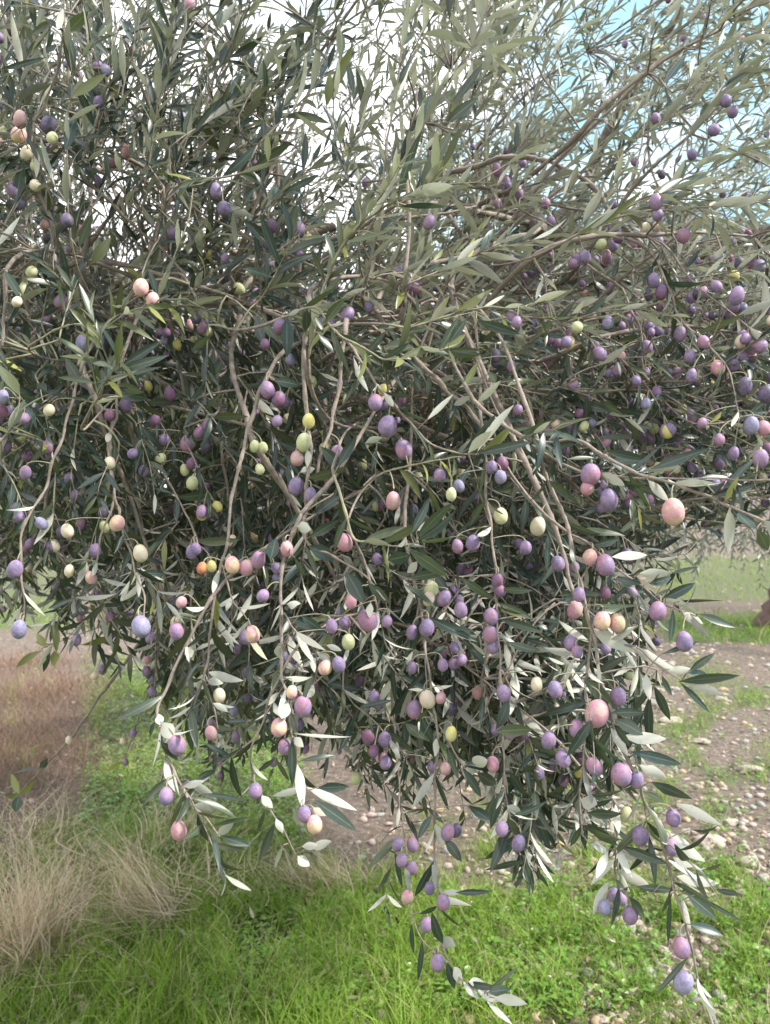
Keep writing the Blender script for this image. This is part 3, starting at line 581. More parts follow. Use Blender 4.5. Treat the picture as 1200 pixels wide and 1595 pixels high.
# hand placed leaves -> nearest stem (its depth and its branch)
for (x0, y0, x1, y1, wd, side) in hand_leaves:
    dd = np.hypot(SN[:, 0]-x0, SN[:, 1]-y0); j = int(dd.argmin())
    dep = SN[j, 2] if dd[j] < 70 else .98
    dep0 = dep-random.uniform(.004, .012); dep1 = dep0+random.gauss(-.002, .012)
    a, c = P(x0, y0, dep0), P(x1, y1, dep1)
    if dd[j] < 40: a = a*.75+SN[j, 4:7]*.25
    d = c-a; l = np.linalg.norm(d)
    toward = -nrm((a+c)/2-np.array((0, 0, CH)))
    n = toward*(1 if side != 'b' else -1)+rng.normal(0, .30, 3)
    yl = random.uniform(.35, .75) if side == 'y' else max(0, random.gauss(.03, .06))
    branches[int(SN[j, 3])]['lv'].add(a, d, n, l, wd*1.12*dep/FPX, random.gauss(.07, .15), (random.uniform(.9, 1.5) if side != 'b' else random.uniform(.80, 1.2), yl), True)
    if dd[j] < 70 and dd[j] > 4:
        branches[int(SN[j, 3])]['tb'].add(bez(SN[j, 4:7], SN[j, 4:7]*.6+a*.4, a-nrm(d)*.004, a, 5), .0006)

# ------------------------------------------------------------------ auto boughs that carry the bulk of the crown
EX = [-300, 0, 100, 200, 250, 350, 430, 520, 600, 660, 740, 820, 900, 960, 1000, 1050, 1120, 1200, 1500]
EY = [930, 960, 940, 985, 1100, 1150, 1080, 1110, 1150, 1170, 1160, 1180, 1150, 1080, 960, 830, 800, 800, 760]
def edge(x): return np.interp(x, EX, EY)
GAPS = [(830, 105, 70, 48, 1.0), (1050, 245, 95, 42, 1.0), (1185, 330, 60, 48, 1.0), (500, 250, 26, 95, .45), (735, 262, 45, 35, .7), (400, 60, 65, 70, .25), (215, 120, 55, 40, .5),
        (590, 30, 50, 60, .25), (960, 185, 60, 40, .7), (905, 330, 40, 30, .6), (930, 420, 40, 20, .6), (560, 350, 30, 25, .5), (1130, 160, 70, 60, .5), (1140, 20, 50, 40, .4), (700, 120, 50, 60, .4)]
def density(x, y):
    w = 1.0
    top = sm(470, 250, y)
    w *= 1-top*np.interp(x, [0, 250, 500, 700, 900, 1200], [.42, .55, .66, .72, .72, .72])
    for gx, gy, sx, sy, a in GAPS:
        w *= 1-a*math.exp(-((x-gx)/sx)**2-((y-gy)/sy)**2)
    if y < 430: w *= .95 if x > 700 else (.75 if x > 480 else .9)
    n = mnoise.noise(Vector((x/90, y/70, 3.3)))
    w *= np.clip(.95+n*(1.1*top+.25), .05, 1.4)
    return w
def field(x, y):
    """general growing direction on the picture (angle, 0 = right, 90 = up)"""
    pts = [(100, 100, 80), (350, 120, 55), (600, 120, 72), (850, 150, 50), (1100, 150, 42), (100, 350, 100), (350, 330, 60), (600, 400, 45), (850, 400, 35), (1100, 400, 20),
           (100, 600, -80), (350, 600, -60), (600, 620, 15), (850, 600, 10), (1100, 600, -5), (100, 850, -90), (350, 850, -95), (600, 850, -60), (850, 850, -45), (1100, 800, -25),
           (250, 1100, -95), (450, 1100, -90), (700, 1100, -88), (950, 1050, -60)]
    sx = sy = 0
    for a, b, g in pts:
        w_ = 1/(((x-a)**2+(y-b)**2)+4000)**1.5; sx += w_*math.cos(R(g)); sy += w_*math.sin(R(g))
    return math.atan2(sy, sx)

auto = []
def auto_branch(px, py, d):
    a = field(px, py)+random.gauss(0, .3)
    tip = P(px, py, d); dr = nrm(np.array((math.cos(a), random.gauss(-.15, .3), math.sin(a))))
    ln = random.uniform(.25, .4)
    s = tip-dr*ln
    pts = wob(bez(s, s+dr*ln*.35+np.array((0, 0, .03)), tip-dr*ln*.3, tip, 9), .012, 8)
    b = new_branch(pts, .0042, .0018, nv=6 if d < 1.6 else (5 if d < 2.4 else 4)); auto.append(b); return b
for (nx, ny, dlo, dhi) in ((9, 8, 1.12, 1.5), (8, 7, 1.6, 2.4), (7, 6, 2.5, 3.6)):
    for ix in range(nx):
        for iy in range(ny):
            x = (ix+random.random())*1300/nx-50; y = (iy+random.random())*1200/ny-60
            if y > edge(x)-60: continue
            if y < 420 and random.random() > density(x, y)*1.3+.35: continue
            auto_branch(x, y, random.uniform(dlo, dhi))
# every sample of every bough (their long feeding parts too) can bear shoots
AN = []
for bi, b in enumerate(auto):
    for q in b['pts']: AN.append((*q, bi))
    for q in b['up'][6:]: AN.append((*q, bi))
n_auto = len(auto)
for b in branches:
    if 'up' in b and not any(b is z for z in auto):
        auto.append(b); b['nvx'] = 1
        for q in b['up'][3:13]: AN.append((*q, len(auto)-1))
AN = np.array(AN)

def fill(n, dlo, dhi, size, length, grav, wmin, ebias=0, xr=(-140, 1340), yr=(-140, 1250)):
    made = 0; tries = 0
    while made < n and tries < n*30:
        tries += 1
        x = random.uniform(*xr); y = random.uniform(*yr)
        if y > edge(x)+ebias or random.random() > density(x, y)*wmin: continue
        d = random.uniform(dlo, dhi)
        lx = 1.0 if y > 500 else .9
        ln = random.uniform(*length)*lx
        a = field(x, y)+random.gauss(0, .20 if y < 470 else .55)
        dr = nrm(np.array((math.cos(a), random.gauss(-.12, .45), math.sin(a))))
        g = grav*(1 if y > 450 else .25)
        mid = P(x, y, d); p0 = mid-dr*ln*.45
        tx, ty, _ = proj(mid+dr*ln*.5-np.array((0, 0, g*ln*ln)))
        if ty > edge(tx)+ebias+35: continue
        dist = np.linalg.norm(AN[:, :3]-p0, axis=1)+np.where(AN[:, 1] < p0[1]-.05, .3, 0); j = dist.argmin()
        if dist[j] > (.38 if y < 480 else .6): continue
        b = auto[int(AN[j, 3])]; q = AN[j, :3]; dq = np.linalg.norm(q-p0)
        gl = 'g' if (y < 620 and 480 < x < 950 and random.random() < .35) else ('g' if random.random() < .06 else '')
        if dq > .02:
            con = wob(bez(q, q+nrm(p0-q+np.array((0, 0, .2*dq)))*dq*.35, p0-dr*dq*.35, p0, 8 if dq > .15 else 5), .01, 9)
            b['tb'].add(con, np.linspace(.0017, .0011, len(con)))
            if dq > .06:
                ph = random.uniform(0, 6); st_ = max(1, int(len(con)*.028/dq)) if dq < .22 else 1
                for z in range(1 if dq < .3 else 2, len(con)-1, st_):
                    if random.random() < .8: add_leaf_pair(b['lv'], con[z], nrm(con[z+1]-con[z]), ph, size*.9, up_bias=.6); ph += 1.57
        pts = sprig(b['tb'], b['lv'], p0, dr, ln, g, size*(.80 if y < 420 and d > 1.4 else 1)*random.uniform(.85, 1.15), r=.0012, gl=gl, space=.0185 if d < 1.7 else .022)
        # some shoots bear fruit
        rt = x > 830 and 330 < y < 780
        if random.random() < (.6 if rt else .38 if y > 380 else .16):
            for _ in range(random.randint(2, 5) if rt else random.randint(1, 3)):
                k = random.randrange(1, len(pts)-1); o_ = pts[k]+np.array((random.gauss(0, .008), random.gauss(-.004, .008), -random.uniform(.014, .03)))
                rnd_olives.append((o_, pts[k], random.uniform(.0062, .0084), b, x, y))
        made += 1
rnd_olives = []
fill(900, 1.03, 1.6, .043, (.09, .17), .9, .95)
fill(170, 1.0, 1.7, .052, (.12, .22), .2, 1.5, 0, xr=(-100, 820), yr=(-140, 420))
fill(1250, 1.5, 2.5, .052, (.12, .24), .7, 1.0, -10)
fill(1150, 2.5, 4.2, .062, (.16, .30), .6, 1.0, -20, yr=(-140, 1160))
fill(95, .98, 1.35, .044, (.08, .15), 1.2, 1.0, 85, xr=(420, 1010), yr=(950, 1290))
fill(120, 1.3, 2.4, .048, (.10, .20), 1.2, 1.0, 35, xr=(230, 1000), yr=(950, 1240))
fill(70, .95, 1.3, .048, (.08, .15), 1.2, 1.0, 165, xr=(790, 1030), yr=(980, 1330))
# shady inner crown behind everything (keeps the middle of the tree closed)
fill(600, 3.0, 5.2, .088, (.22, .38), .5, 1.0, -45, xr=(-140, 1000), yr=(330, 1130))
# airy outer shoots against the sky
fill(330, 1.5, 3.6, .050, (.16, .32), .15, 1.05, 0, xr=(600, 1340), yr=(-140, 440))

# ------------------------------------------------------------------ link everything
for b in branches:
    b['obj'] = b['tb'].build('branch', [b['mat'], M_twig], tree)
    lo = b['lv'].build('leaves', M_leaf, b['obj'], nv=b['nv'], cull=cull)

base_v, base_f = {}, None
egg_me = {}
def olive_mesh(k, R_, seed):
    v, f = egg(R_, seed)
    me = bpy.data.meshes.new('olive'); me.from_pydata(v.tolist(), [], f.tolist()); me.polygons.foreach_set('use_smooth', [True]*len(f)); me.materials.append(OM[k]); return me
LAB = {'dark': 'nearly black ripe olive', 'green': 'pale green unripe olive', 'yellow': 'yellow-green unripe olive', 'cream': 'cream coloured olive with a faint blush',
       'blush': 'pink olive fading to yellow', 'pink': 'dusty pink olive', 'wine': 'dark wine-red olive', 'red': 'orange-red olive', 'blue': 'grey-blue olive with waxy bloom',
       'violet': 'violet olive with waxy bloom', 'rose': 'rose-purple olive with waxy bloom'}
order = sorted(range(len(olives)), key=lambda i: -olives[i]['r'])
sv, sf, smi, sc_ = [], [], [], 0
def stuff_olive(c, ax, R_, k, seed, hi=True):
    global sc_
    v, f = egg(R_, seed, 12 if hi else 8, 8 if hi else 6)
    v = rot_to(v, ax)+c; sv.append(v); sf.append(f+sc_); sc_ += len(v); smi.extend([OK.index(k)]*len(f))
stalks = Tubes(5)
for rank, i in enumerate(order):
    o = olives[i]; c = o['c']; rr_ = random.Random(i)
    ax = nrm(np.array((rr_.gauss(0, .22), rr_.gauss(0, .22), 1.0)))
    top = c+ax*o['R']*1.26
    if o['sp'] is not None:
        a = np.array(o['sp']); b = branches[o['sid']]
    else:
        e = np.linalg.norm(np.vstack([SN[:, 4:7], AN[:, :3]])-top, axis=1); j = e.argmin()
        if e[j] > .10: a = top+np.array((rr_.gauss(0, .01), .02, .05)); b = None
        elif j < len(SN): a = SN[j, 4:7]; b = branches[int(SN[j, 3])]
        else: a = AN[j-len(SN), :3]; b = auto[int(AN[j-len(SN), 3])]
        if b is None:
            e2 = np.linalg.norm(AN[:, :3]-a, axis=1); j = e2.argmin(); b = auto[int(AN[j, 3])]; q = AN[j, :3]; dq = np.linalg.norm(q-a)
            con = bez(q, q+(a-q)*.3+np.array((0, 0, .1*dq)), a+np.array((0, .1*dq, .3*dq)), a, 9)
            lt_ = Tubes(5); lt_.add(con, np.linspace(.0016, .0010, len(con))); lt_.build('branch', M_twig, tree)
            lvx = b.setdefault('x', Leaves())
            for z in range(3): add_leaf_pair(lvx, con[-1-z], nrm(con[-1]-con[-3]), rr_.uniform(0, 6), .045)
    stalks.add(bez(a, a+(top-a)*.3+np.array((0, 0, .004)), top+ax*.010, top-ax*.001, 7), [.0009, .0008, .0007, .0007, .0007, .0009, .0013])
    if rank < 100:
        me = olive_mesh(o['k'], o['R'], i)
        ob = bpy.data.objects.new('olive', me); COL.objects.link(ob); ob.location = c
        link(ob, b['obj']); ob.rotation_euler = Vector(ax).to_track_quat('Z', 'Y').to_euler()
        ob['label'] = LAB[o['k']]
    else:
        stuff_olive(c, ax, o['R'], o['k'], i)
for b in branches:
    if 'x' in b: b['x'].build('leaves', M_leaf, b['obj'], cull=cull)
stalks.build('fruit_stalks', M_green, tree)['kind'] = 'stuff'
wk = ['violet']*9+['dark']*3+['rose']*5+['wine']*3+['blue']*2+['green']*3+['yellow', 'cream', 'blush', 'pink', 'cream']
rs = Tubes(4)
for n_, (c, q, R_, b, x, y) in enumerate(rnd_olives):
    k = random.choice(wk if x < 700 else wk+['violet']*12+['dark', 'blue', 'dark', 'dark', 'rose', 'wine'])
    stuff_olive(c, nrm(q-c), R_, k, 1000+n_, c[1] < 1.6)
    rs.add(bez(q, q+np.array((0, 0, .003)), c+nrm(q-c)*R_*1.6, c+nrm(q-c)*R_*1.2, 4), .0008)
so_ = meshobj('olives', np.vstack(sv), np.vstack(sf), [OM[k] for k in OK], tree, midx=smi); so_['kind'] = 'stuff'; so_['label'] = 'the many smaller olives deeper in the crown'
o_ = rs.build('small_stalks', M_green, tree)
if o_: o_['kind'] = 'stuff'

# ------------------------------------------------------------------ ground
def gz(x, y):
    n = .030*mnoise.noise(Vector((x*.7, y*.7, 0)))+.012*mnoise.noise(Vector((x*3, y*3, 5)))
    r = math.hypot(x, y); n *= 1-sm(20, 60, r)
    bank = .16*math.exp(-((x+3.2)/1.3)**2-((y-6.6)/1.8)**2)
    return n+bank+float(sm(14, 90, r))*4.2
ax_ = np.concatenate([-np.geomspace(500, 6, 34), np.linspace(-5.8, 5.8, 130), np.geomspace(6, 500, 34)])
ay_ = np.concatenate([-np.geomspace(200, 3, 12), np.linspace(-2.8, 12, 165), np.geomspace(12.3, 500, 40)])
gv = np.array([(x, y, gz(x, y)) for y in ay_ for x in ax_]); nxg = len(ax_)
ii, jj = np.meshgrid(np.arange(len(ay_)-1), np.arange(nxg-1), indexing='ij'); q = (ii*nxg+jj).ravel()
gf = np.stack([q, q+1, q+nxg+1, q+nxg], -1)

def grass_w(px, py):
    """how green the ground is at a photo place"""
    if py < 805: return .35
    n = mnoise.noise(Vector((px/75, py/45, 1.7))); n2 = mnoise.noise(Vector((px/28, py/16, 8.)))
    v = .12
    v = max(v, 1.0*float(sm(1335, 1410, py+70*n+45*n2))*float(sm(900, 720, px))*float(sm(1420+60*n, 1490+60*n, py+max(0, px-240)*1.2)))
    v = max(v, (.50+.9*n+.4*n2)*float(sm(1330, 1390, py))*float(sm(700, 850, px)))
    v = max(v, (.80+.5*n)*float(sm(100, 170, px))*float(sm(520, 420, px))*float(sm(1010, 1060, py)))
    v = max(v, (.45+.9*n2)*float(sm(1200, 1300, py))*float(sm(520, 300, px)))
    v = max(v, (.26+1.0*n+.4*n2)*float(sm(560, 800, px))*float(sm(1000, 1050, py)))
    v = max(v, 1.0*float(sm(1010, 1060, px))*float(sm(945, 962, py))*float(sm(1010, 994, py)))
    v = max(v, .75*float(sm(960, 1040, px))*float(sm(868, 885, py))*float(sm(945, 930, py)))
    v = max(v, .8*float(sm(160, 90, px))*float(sm(850, 880, py))*float(sm(1000, 970, py)))
    v = max(v, (.22+.9*n2)*float(sm(130, 60, px))*float(sm(1020, 1080, py)))
    if px < -60 or px > 1260: v = max(v, .5+n)
    return max(0., min(1., v))
def topix(x, y):
    if y < .6: return 600+x*300, 1700+abs(y)*60
    return 600+x/y*FPX, 797.5+CH/y*FPX
ga = np.zeros((len(gv), 4))
for i, (x, y, z) in enumerate(gv):
    px, py = topix(x, y); g = grass_w(px, py)
    dry = float(sm(190, 60, px))*float(sm(1010, 1060, py))*float(sm(1560, 1400, py)) if y > .6 else 0
    ga[i] = (g, dry, 0, 1)
m, t, b = newmat('orchard_soil')
at = N(t, 'ShaderNodeAttribute', attribute_name='tint'); sp = N(t, 'ShaderNodeSeparateColor'); t.links.new(at.outputs['Color'], sp.inputs[0])
n1 = noise_(t, 2.2, 6, .65); n2 = noise_(t, 24, 5, .7); n3 = noise_(t, 110, 3, .6)
soil = ramp(t, n2, [(.30, (.06, .045, .034)), (.50, (.15, .113, .088)), (.70, (.31, .24, .19))])
soil = mixc(t, math_(t, 'MULTIPLY', n1, .45), soil, (.17, .13, .105))
grs = ramp(t, n3, [(.3, (.035, .055, .014)), (.6, (.10, .15, .03)), (.8, (.16, .20, .06))])
gm = math_(t, 'MULTIPLY_ADD', sp.outputs['Red'], 1.5, math_(t, 'MULTIPLY_ADD', n2, 1.2, -1.1), clamp=True)
c = mixc(t, gm, soil, grs)
dryc = ramp(t, n3, [(.3, (.07, .045, .03)), (.7, (.22, .145, .105))])
c = mixc(t, math_(t, 'MULTIPLY', sp.outputs['Green'], .9), c, dryc)
vo = N(t, 'ShaderNodeTexVoronoi'); vo.inputs['Scale'].default_value = 26; cc = N(t, 'ShaderNodeTexCoord'); t.links.new(cc.outputs['Object'], vo.inputs['Vector'])
peb = math_(t, 'MULTIPLY', math_(t, 'LESS_THAN', vo.outputs['Distance'], .22), math_(t, 'GREATER_THAN', noise_(t, 9, 2), .55))
c = mixc(t, math_(t, 'MULTIPLY', peb, .7), c, (.46, .38, .32))
t.links.new(c, b.inputs['Base Color']); b.inputs['Roughness'].default_value = .95
bump(t, b, math_(t, 'ADD', n2, math_(t, 'MULTIPLY', n3, .5)), .9, .02)
go = meshobj('ground', gv, gf, m, attr=ga); tag(go, kind='structure')

# ------------------------------------------------------------------ blades
def blades(name, mat, B, D, H, W, bend, tint, seg=3, curl=.08):
    n = len(B); B = np.array(B); D = nrm(D); H = np.array(H); W = np.array(W); bend = np.array(bend); T = np.array(tint)
    r = np.random.default_rng(n); a = r.uniform(0, 6.28, n); S = np.stack([np.cos(a), np.sin(a), np.zeros(n)], 1)
    V = np.empty((n, seg+1, 2, 3)); A = np.empty((n, seg+1, 2, 4))
    hd = D.copy(); hd[:, 2] = 0; hd = nrm(hd+1e-6)
    q1 = r.normal(0, curl, n); q2 = r.normal(0, curl, n)
    for j in range(seg+1):
        v = j/seg; c = B+D*(H*v)[:, None]+np.stack([q1*H*v*v+q2*H*math.sin(v*5), q2*H*v*v-q1*H*math.sin(v*4), np.zeros(n)], 1)+hd*(bend*H*v*v)[:, None]-np.array((0, 0, 1.))*(bend*H*.6*v*v*v)[:, None]
        hw = W*.5*(1-v*.92)
        for k, u in enumerate((-1, 1)):
            V[:, j, k] = c+S*(u*hw)[:, None]; A[:, j, k] = np.stack([T[:, 0], T[:, 1], np.full(n, v), np.ones(n)], 1)
    base = (np.arange(n)*(seg+1)*2)[:, None]; jj = np.arange(seg)[None, :]*2
    f = np.stack([base+jj, base+jj+1, base+jj+3, base+jj+2], -1).reshape(-1, 4)
    return meshobj(name, V.reshape(-1, 3), f, mat, attr=A.reshape(-1, 4))
def grassmat(name, a, b2, c2, trans=.3):
    m, t, b = newmat(name)
    at = N(t, 'ShaderNodeAttribute', attribute_name='tint'); sp = N(t, 'ShaderNodeSeparateColor'); t.links.new(at.outputs['Color'], sp.inputs[0])
    c = mixc(t, sp.outputs['Red'], a, b2); c = mixc(t, sp.outputs['Green'], c, c2)
    t.links.new(c, b.inputs['Base Color']); b.inputs['Roughness'].default_value = .55; b.inputs['Specular IOR Level'].default_value = .3
    tr = N(t, 'ShaderNodeBsdfTranslucent'); t.links.new(c, tr.inputs[0]); ms = N(t, 'ShaderNodeMixShader'); ms.inputs[0].default_value = trans
    t.links.new(b.outputs[0], ms.inputs[1]); t.links.new(tr.outputs[0], ms.inputs[2]); t.links.new(ms.outputs[0], t.nodes['Material Output'].inputs[0]); return m
M_grass = grassmat('fresh_grass', (.085, .18, .017), (.32, .50, .055), (.46, .40, .22))
M_dry = grassmat('dry_straw', (.46, .34, .24), (.86, .73, .56), (.20, .20, .06), .4)
B_, D_, H_, W_, C_, T_ = [], [], [], [], [], []
def scatter(n, x0, x1, y0, y1, hlo, hhi, wlo, whi, thr=.25):
    k = 0
    while k < n:
        k += 1
        x = random.uniform(x0, x1); y = random.uniform(y0, y1); px, py = topix(x, y); g = grass_w(px, py)
        if random.random() > (g-thr*.5)*1.15: continue
        cl = mnoise.noise(Vector((x*9, y*9, 2)))
        if mnoise.noise(Vector((x*3.7, y*3.7, 9)))+.6*mnoise.noise(Vector((x*11, y*11, 4))) > .20+.25*random.random(): continue
        h = random.uniform(hlo, hhi)*(.75+.6*g)*(1+.8*cl)*random.choice((.6, 1, 1, 1.35))
        if h < .015: continue
        B_.append((x, y, gz(x, y)-.004)); D_.append((random.gauss(0, .32), random.gauss(0, .32), 1)); H_.append(h); W_.append(random.uniform(wlo, whi)); C_.append(random.uniform(0, .6))
        T_.append((min(1, max(0, .5+.5*cl+random.gauss(0, .25))), 1. if random.random() < .11 else max(0, random.gauss(0, .12))))
scatter(90000, -1.7, 1.5, 1.7, 3.8, .04, .115, .0024, .0052)
scatter(42000, -3.2, 3.2, 3.4, 6.5, .04, .11, .003, .006)
scatter(24000, -6, 7.5, 6.5, 14, .05, .10, .006, .011)
scatter(9000, -5, 5, -2.5, 1.8, .05, .1, .003, .006)
scatter(9000, 3.5, 16, 9, 26, .06, .14, .015, .03)
g = blades('grass', M_grass, B_, D_, H_, W_, C_, T_); tag(g, 'fresh green grass growing under the hanging boughs', 'grass', kind='stuff')

B_, D_, H_, W_, C_, T_ = [], [], [], [], [], []
def G(px, py):
    d = CH*FPX/(py-797.5); x = (px-600)/FPX*d; return x, d
def straw(cx, cy, n, sx, sy, dirv, spread, hlo, hhi, bend=.5, z0=0., z1=.05):
    for _ in range(n):
        x = random.gauss(cx, sx); y = random.gauss(cy, sy)
        B_.append((x, y, gz(x, y)+random.uniform(z0, z1))); D_.append((dirv[0]+random.gauss(0, spread), dirv[1]+random.gauss(0, spread), max(.02, dirv[2]+random.gauss(0, spread*.6))))
        H_.append(random.uniform(hlo, hhi)); W_.append(random.uniform(.0016, .0056)); C_.append(random.uniform(-.1, bend)); T_.append((random.random()**.8, 1. if random.random() < .12 else max(0, random.gauss(0, .12))))
x, y = G(45, 1500); straw(x, y, 300, .045, .05, (.04, .0, 1), .15, .30, .58, .6); straw(x, y, 200, .09, .08, (.1, -.1, .6), .6, .2, .45, 1.6)
for _ in range(2):
    x, y = G(20+_*50, 1450); straw(x, y, 70, .10, .10, (.1, 0, .7), .7, .2, .42, 1.5)
x, y = G(250, 1440); straw(x, y, 130, .03, .04, (-.55, .15, .75), .10, .25, .5, .3)
straw(x, y, 230, .10, .06, (-.9, 0, .15), .30, .18, .40, .3, 0, .10)
x, y = G(300, 1400); straw(x, y, 160, .14, .10, (.2, 0, .35), .55, .12, .32, .5, 0, .10)
x, y = G(180, 1370); straw(x, y, 200, .16, .12, (0, 0, .3), .6, .12, .32, .5, 0, .12)
x, y = G(50, 1310); straw(x, y, 200, .08, .2, (.1, 0, .8), .6, .12, .34, 1., 0, .08)
x, y = G(290, 1310); straw(x, y, 180, .12, .15, (.1, 0, 1), .35, .15, .38, .6)
x, y = G(500, 1385); straw(x, y, 330, .12, .06, (-.5, 0, .6), .35, .1, .28, .4, 0, .05)
keep_ = [B_, D_, H_, W_, C_, T_]; B_, D_, H_, W_, C_, T_ = [], [], [], [], [], []
for (bx, by, nn) in ((40, 1060, 900), (70, 1110, 1500), (20, 1170, 1500), (90, 1200, 700), (0, 1230, 600)):
    x, y = G(bx, by); straw(x, y, nn, .28, .30, (0, 0, .9), .45, .06, .24, .7, 0, .04)
M_brush = grassmat('red_brown_stalks', (.15, .085, .06), (.42, .27, .20), (.13, .13, .05), .2)
g = blades('dry_brush', M_brush, B_, D_, H_, W_, C_, T_, 4, .1); tag(g, 'reddish-brown dead stalks covering the bank at the left edge', 'dead stalks', kind='stuff')
B_, D_, H_, W_, C_, T_ = keep_
x, y = G(10, 1480); straw(x, y, 350, .10, .12, (.6, -.1, .3), .5, .12, .3, .5, 0, .06)
for _ in range(900):
    px = random.uniform(-50, 1250); py = random.uniform(1000, 1600); x, y = G(px, py); straw(x, y, 1, .01, .01, (0, 0, .25), .7, .05, .16, .5, 0, .03)
g = blades('dry_grass', M_dry, B_, D_, H_, W_, C_, T_, 6, .11); tag(g, 'tangled tan dry grass in tufts on the left', 'dry grass', kind='stuff')

# broad leaved weeds among the grass
wl = Leaves()
for _ in range(8500):
    if random.random() < .5: px, py = random.uniform(120, 470), random.uniform(1060, 1340)
    elif random.random() < .6: px, py = random.uniform(800, 1230), random.uniform(1000, 1600)
    else: px, py = random.uniform(300, 900), random.uniform(1380, 1600)
    if random.random() > grass_w(px, py)+.12: continue
    x, y = G(px, py); a = random.uniform(0, 6.28)
    for k in range(random.randint(2, 5)):
        a += random.uniform(1, 2.2); l = random.uniform(.012, .03)
        wl.add((x, y, gz(x, y)+random.uniform(.005, .05)), (math.cos(a), math.sin(a), random.uniform(.0, .7)), (0, 0, 1), l, l*random.uniform(.4, .75), .15, (random.uniform(.8, 1.4), random.uniform(0, .3)))
lit = Leaves()
for _ in range(5200):
    px, py = random.uniform(-40, 1240), 797.5+CH*FPX/random.uniform(2.2, 9.5)
    x, y = G(px, py); a = random.uniform(0, 6.28); l = random.uniform(.02, .055)
    lit.add((x, y, gz(x, y)+random.uniform(.003, .012 if grass_w(px, py) < .4 else .05)), (math.cos(a), math.sin(a), random.uniform(-.1, .25)), (random.gauss(0, .4), random.gauss(0, .4), random.choice((1, 1, -1))), l, l*random.uniform(.18, .3), random.uniform(-.2, .4), (random.uniform(.4, 1.5), random.uniform(0, .4)))
M_lit = leafmat('fallen_leaf', (.12, .085, .055), (.34, .28, .22), .0, (.30, .22, .10))
g = lit.build('leaf_litter', M_lit, None, nv=4); tag(g, 'fallen dry olive leaves scattered over soil and grass', 'leaf litter', kind='stuff')
M_weed = leafmat('weed_leaf', (.09, .20, .025), (.15, .27, .05), .25, (.30, .34, .06))
g = wl.build('ground_weeds', M_weed, None, nv=4); tag(g, 'low broad-leaved weeds mixed into the grass', 'weeds', kind='stuff')

# ------------------------------------------------------------------ stones
def stonemat(name, a, b2):
    m, t, b = newmat(name); n1 = noise_(t, 35, 5, .7); n2 = noise_(t, 200, 3)
    c = ramp(t, n1, [(.3, a), (.7, b2)]); c = mixc(t, math_(t, 'MULTIPLY', n2, .35), c, tuple(q*.5 for q in a))
    t.links.new(c, b.inputs['Base Color']); b.inputs['Roughness'].default_value = .9; bump(t, b, n1, .6, .006); return m
SM = {'pale': stonemat('pale_stone', (.34, .28, .23), (.54, .46, .39)), 'tan': stonemat('tan_stone', (.42, .30, .19), (.62, .48, .33)),
      'pink': stonemat('pinkish_stone', (.40, .30, .27), (.58, .46, .41)), 'grey': stonemat('grey_stone', (.30, .29, .27), (.48, .46, .43))}
import bmesh
_bm = bmesh.new(); bmesh.ops.create_icosphere(_bm, subdivisions=3, radius=1); IV3 = np.array([v.co[:] for v in _bm.verts]); IF3 = np.array([[v.index for v in f.verts] for f in _bm.faces]); _bm.free()
_bm = bmesh.new(); bmesh.ops.create_icosphere(_bm, subdivisions=1, radius=1); IV1 = np.array([v.co[:] for v in _bm.verts]); IF1 = np.array([[v.index for v in f.verts] for f in _bm.faces]); _bm.free()
def rock(V, seed, amp=.35, planes=7):
    r = np.random.default_rng(seed); v = V.copy()
    for _ in range(planes):
        n = nrm(r.normal(0, 1, 3)); h = r.uniform(.5, .8); dd = v@n; v -= np.where(dd > h, (dd-h)*.88, 0)[:, None]*n
    o = np.array([mnoise.noise(Vector(p)*1.6+Vector((seed*3.1, 0, 0))) for p in V]); return v*(1+amp*o)[:, None]
stones = [  # px, py, half width px, aspect depth, height ratio, turn, kind, label
    (236, 1562, 13, .8, .9, 70, 'tan', 'orange-tan stone sunk in the grass at the bottom left'),
    (243, 1538, 15, .5, .4, 10, 'tan', 'thin flat tan stone lying just behind the orange-tan one'),
    (872, 1524, 32, .45, .5, -8, 'pale', 'long pale stone bar lying in the grass below the fruit clusters'),
    (931, 1549, 13, .8, .9, 0, 'tan', 'rounded tan stone right of the long pale stone bar'),
    (908, 1556, 9, .7, 1.1, 80, 'grey', 'small whitish grey stone standing beside the rounded tan stone'),
    (1096, 1483, 10, .8, 1.0, 70, 'pale', 'upright cream stone behind the lowest hanging olives'),
    (1166, 1350, 16, .8, .7, -15, 'pale', 'large cream stone on bare soil near the right edge'),
    (1110, 1318, 30, .5, .45, 0, 'pink', 'broad pinkish slab of stone half buried in soil'),
    (1138, 1283, 14, .7, .6, 0, 'pale', 'oval pale stone just beyond the pinkish slab'),
    (1168, 1200, 22, .45, .5, -25, 'pale', 'slanting oblong pale stone on the soil at the right'),
    (1092, 1153, 14, .7, .5, -20, 'pale', 'flat pale stone in the upper right soil patch'),
    (1045, 1122, 20, .5, .5, 10, 'pale', 'white stone heap closest to the tip of the right bough'),
    (1198, 1545, 12, .9, 1.1, 0, 'pink', 'pinkish stone cut by the right picture edge'),
    (800, 1530, 8, .8, .7, 0, 'pale', 'little cream stone left of the long pale stone bar'),
    (872, 1318, 9, .8, .7, 0, 'tan', 'single small ochre stone on soil between two hanging shoots'),
    (1047, 1395, 11, .6, .5, 0, 'pink', 'low rose-grey stone behind the rightmost hanging shoot'),
]
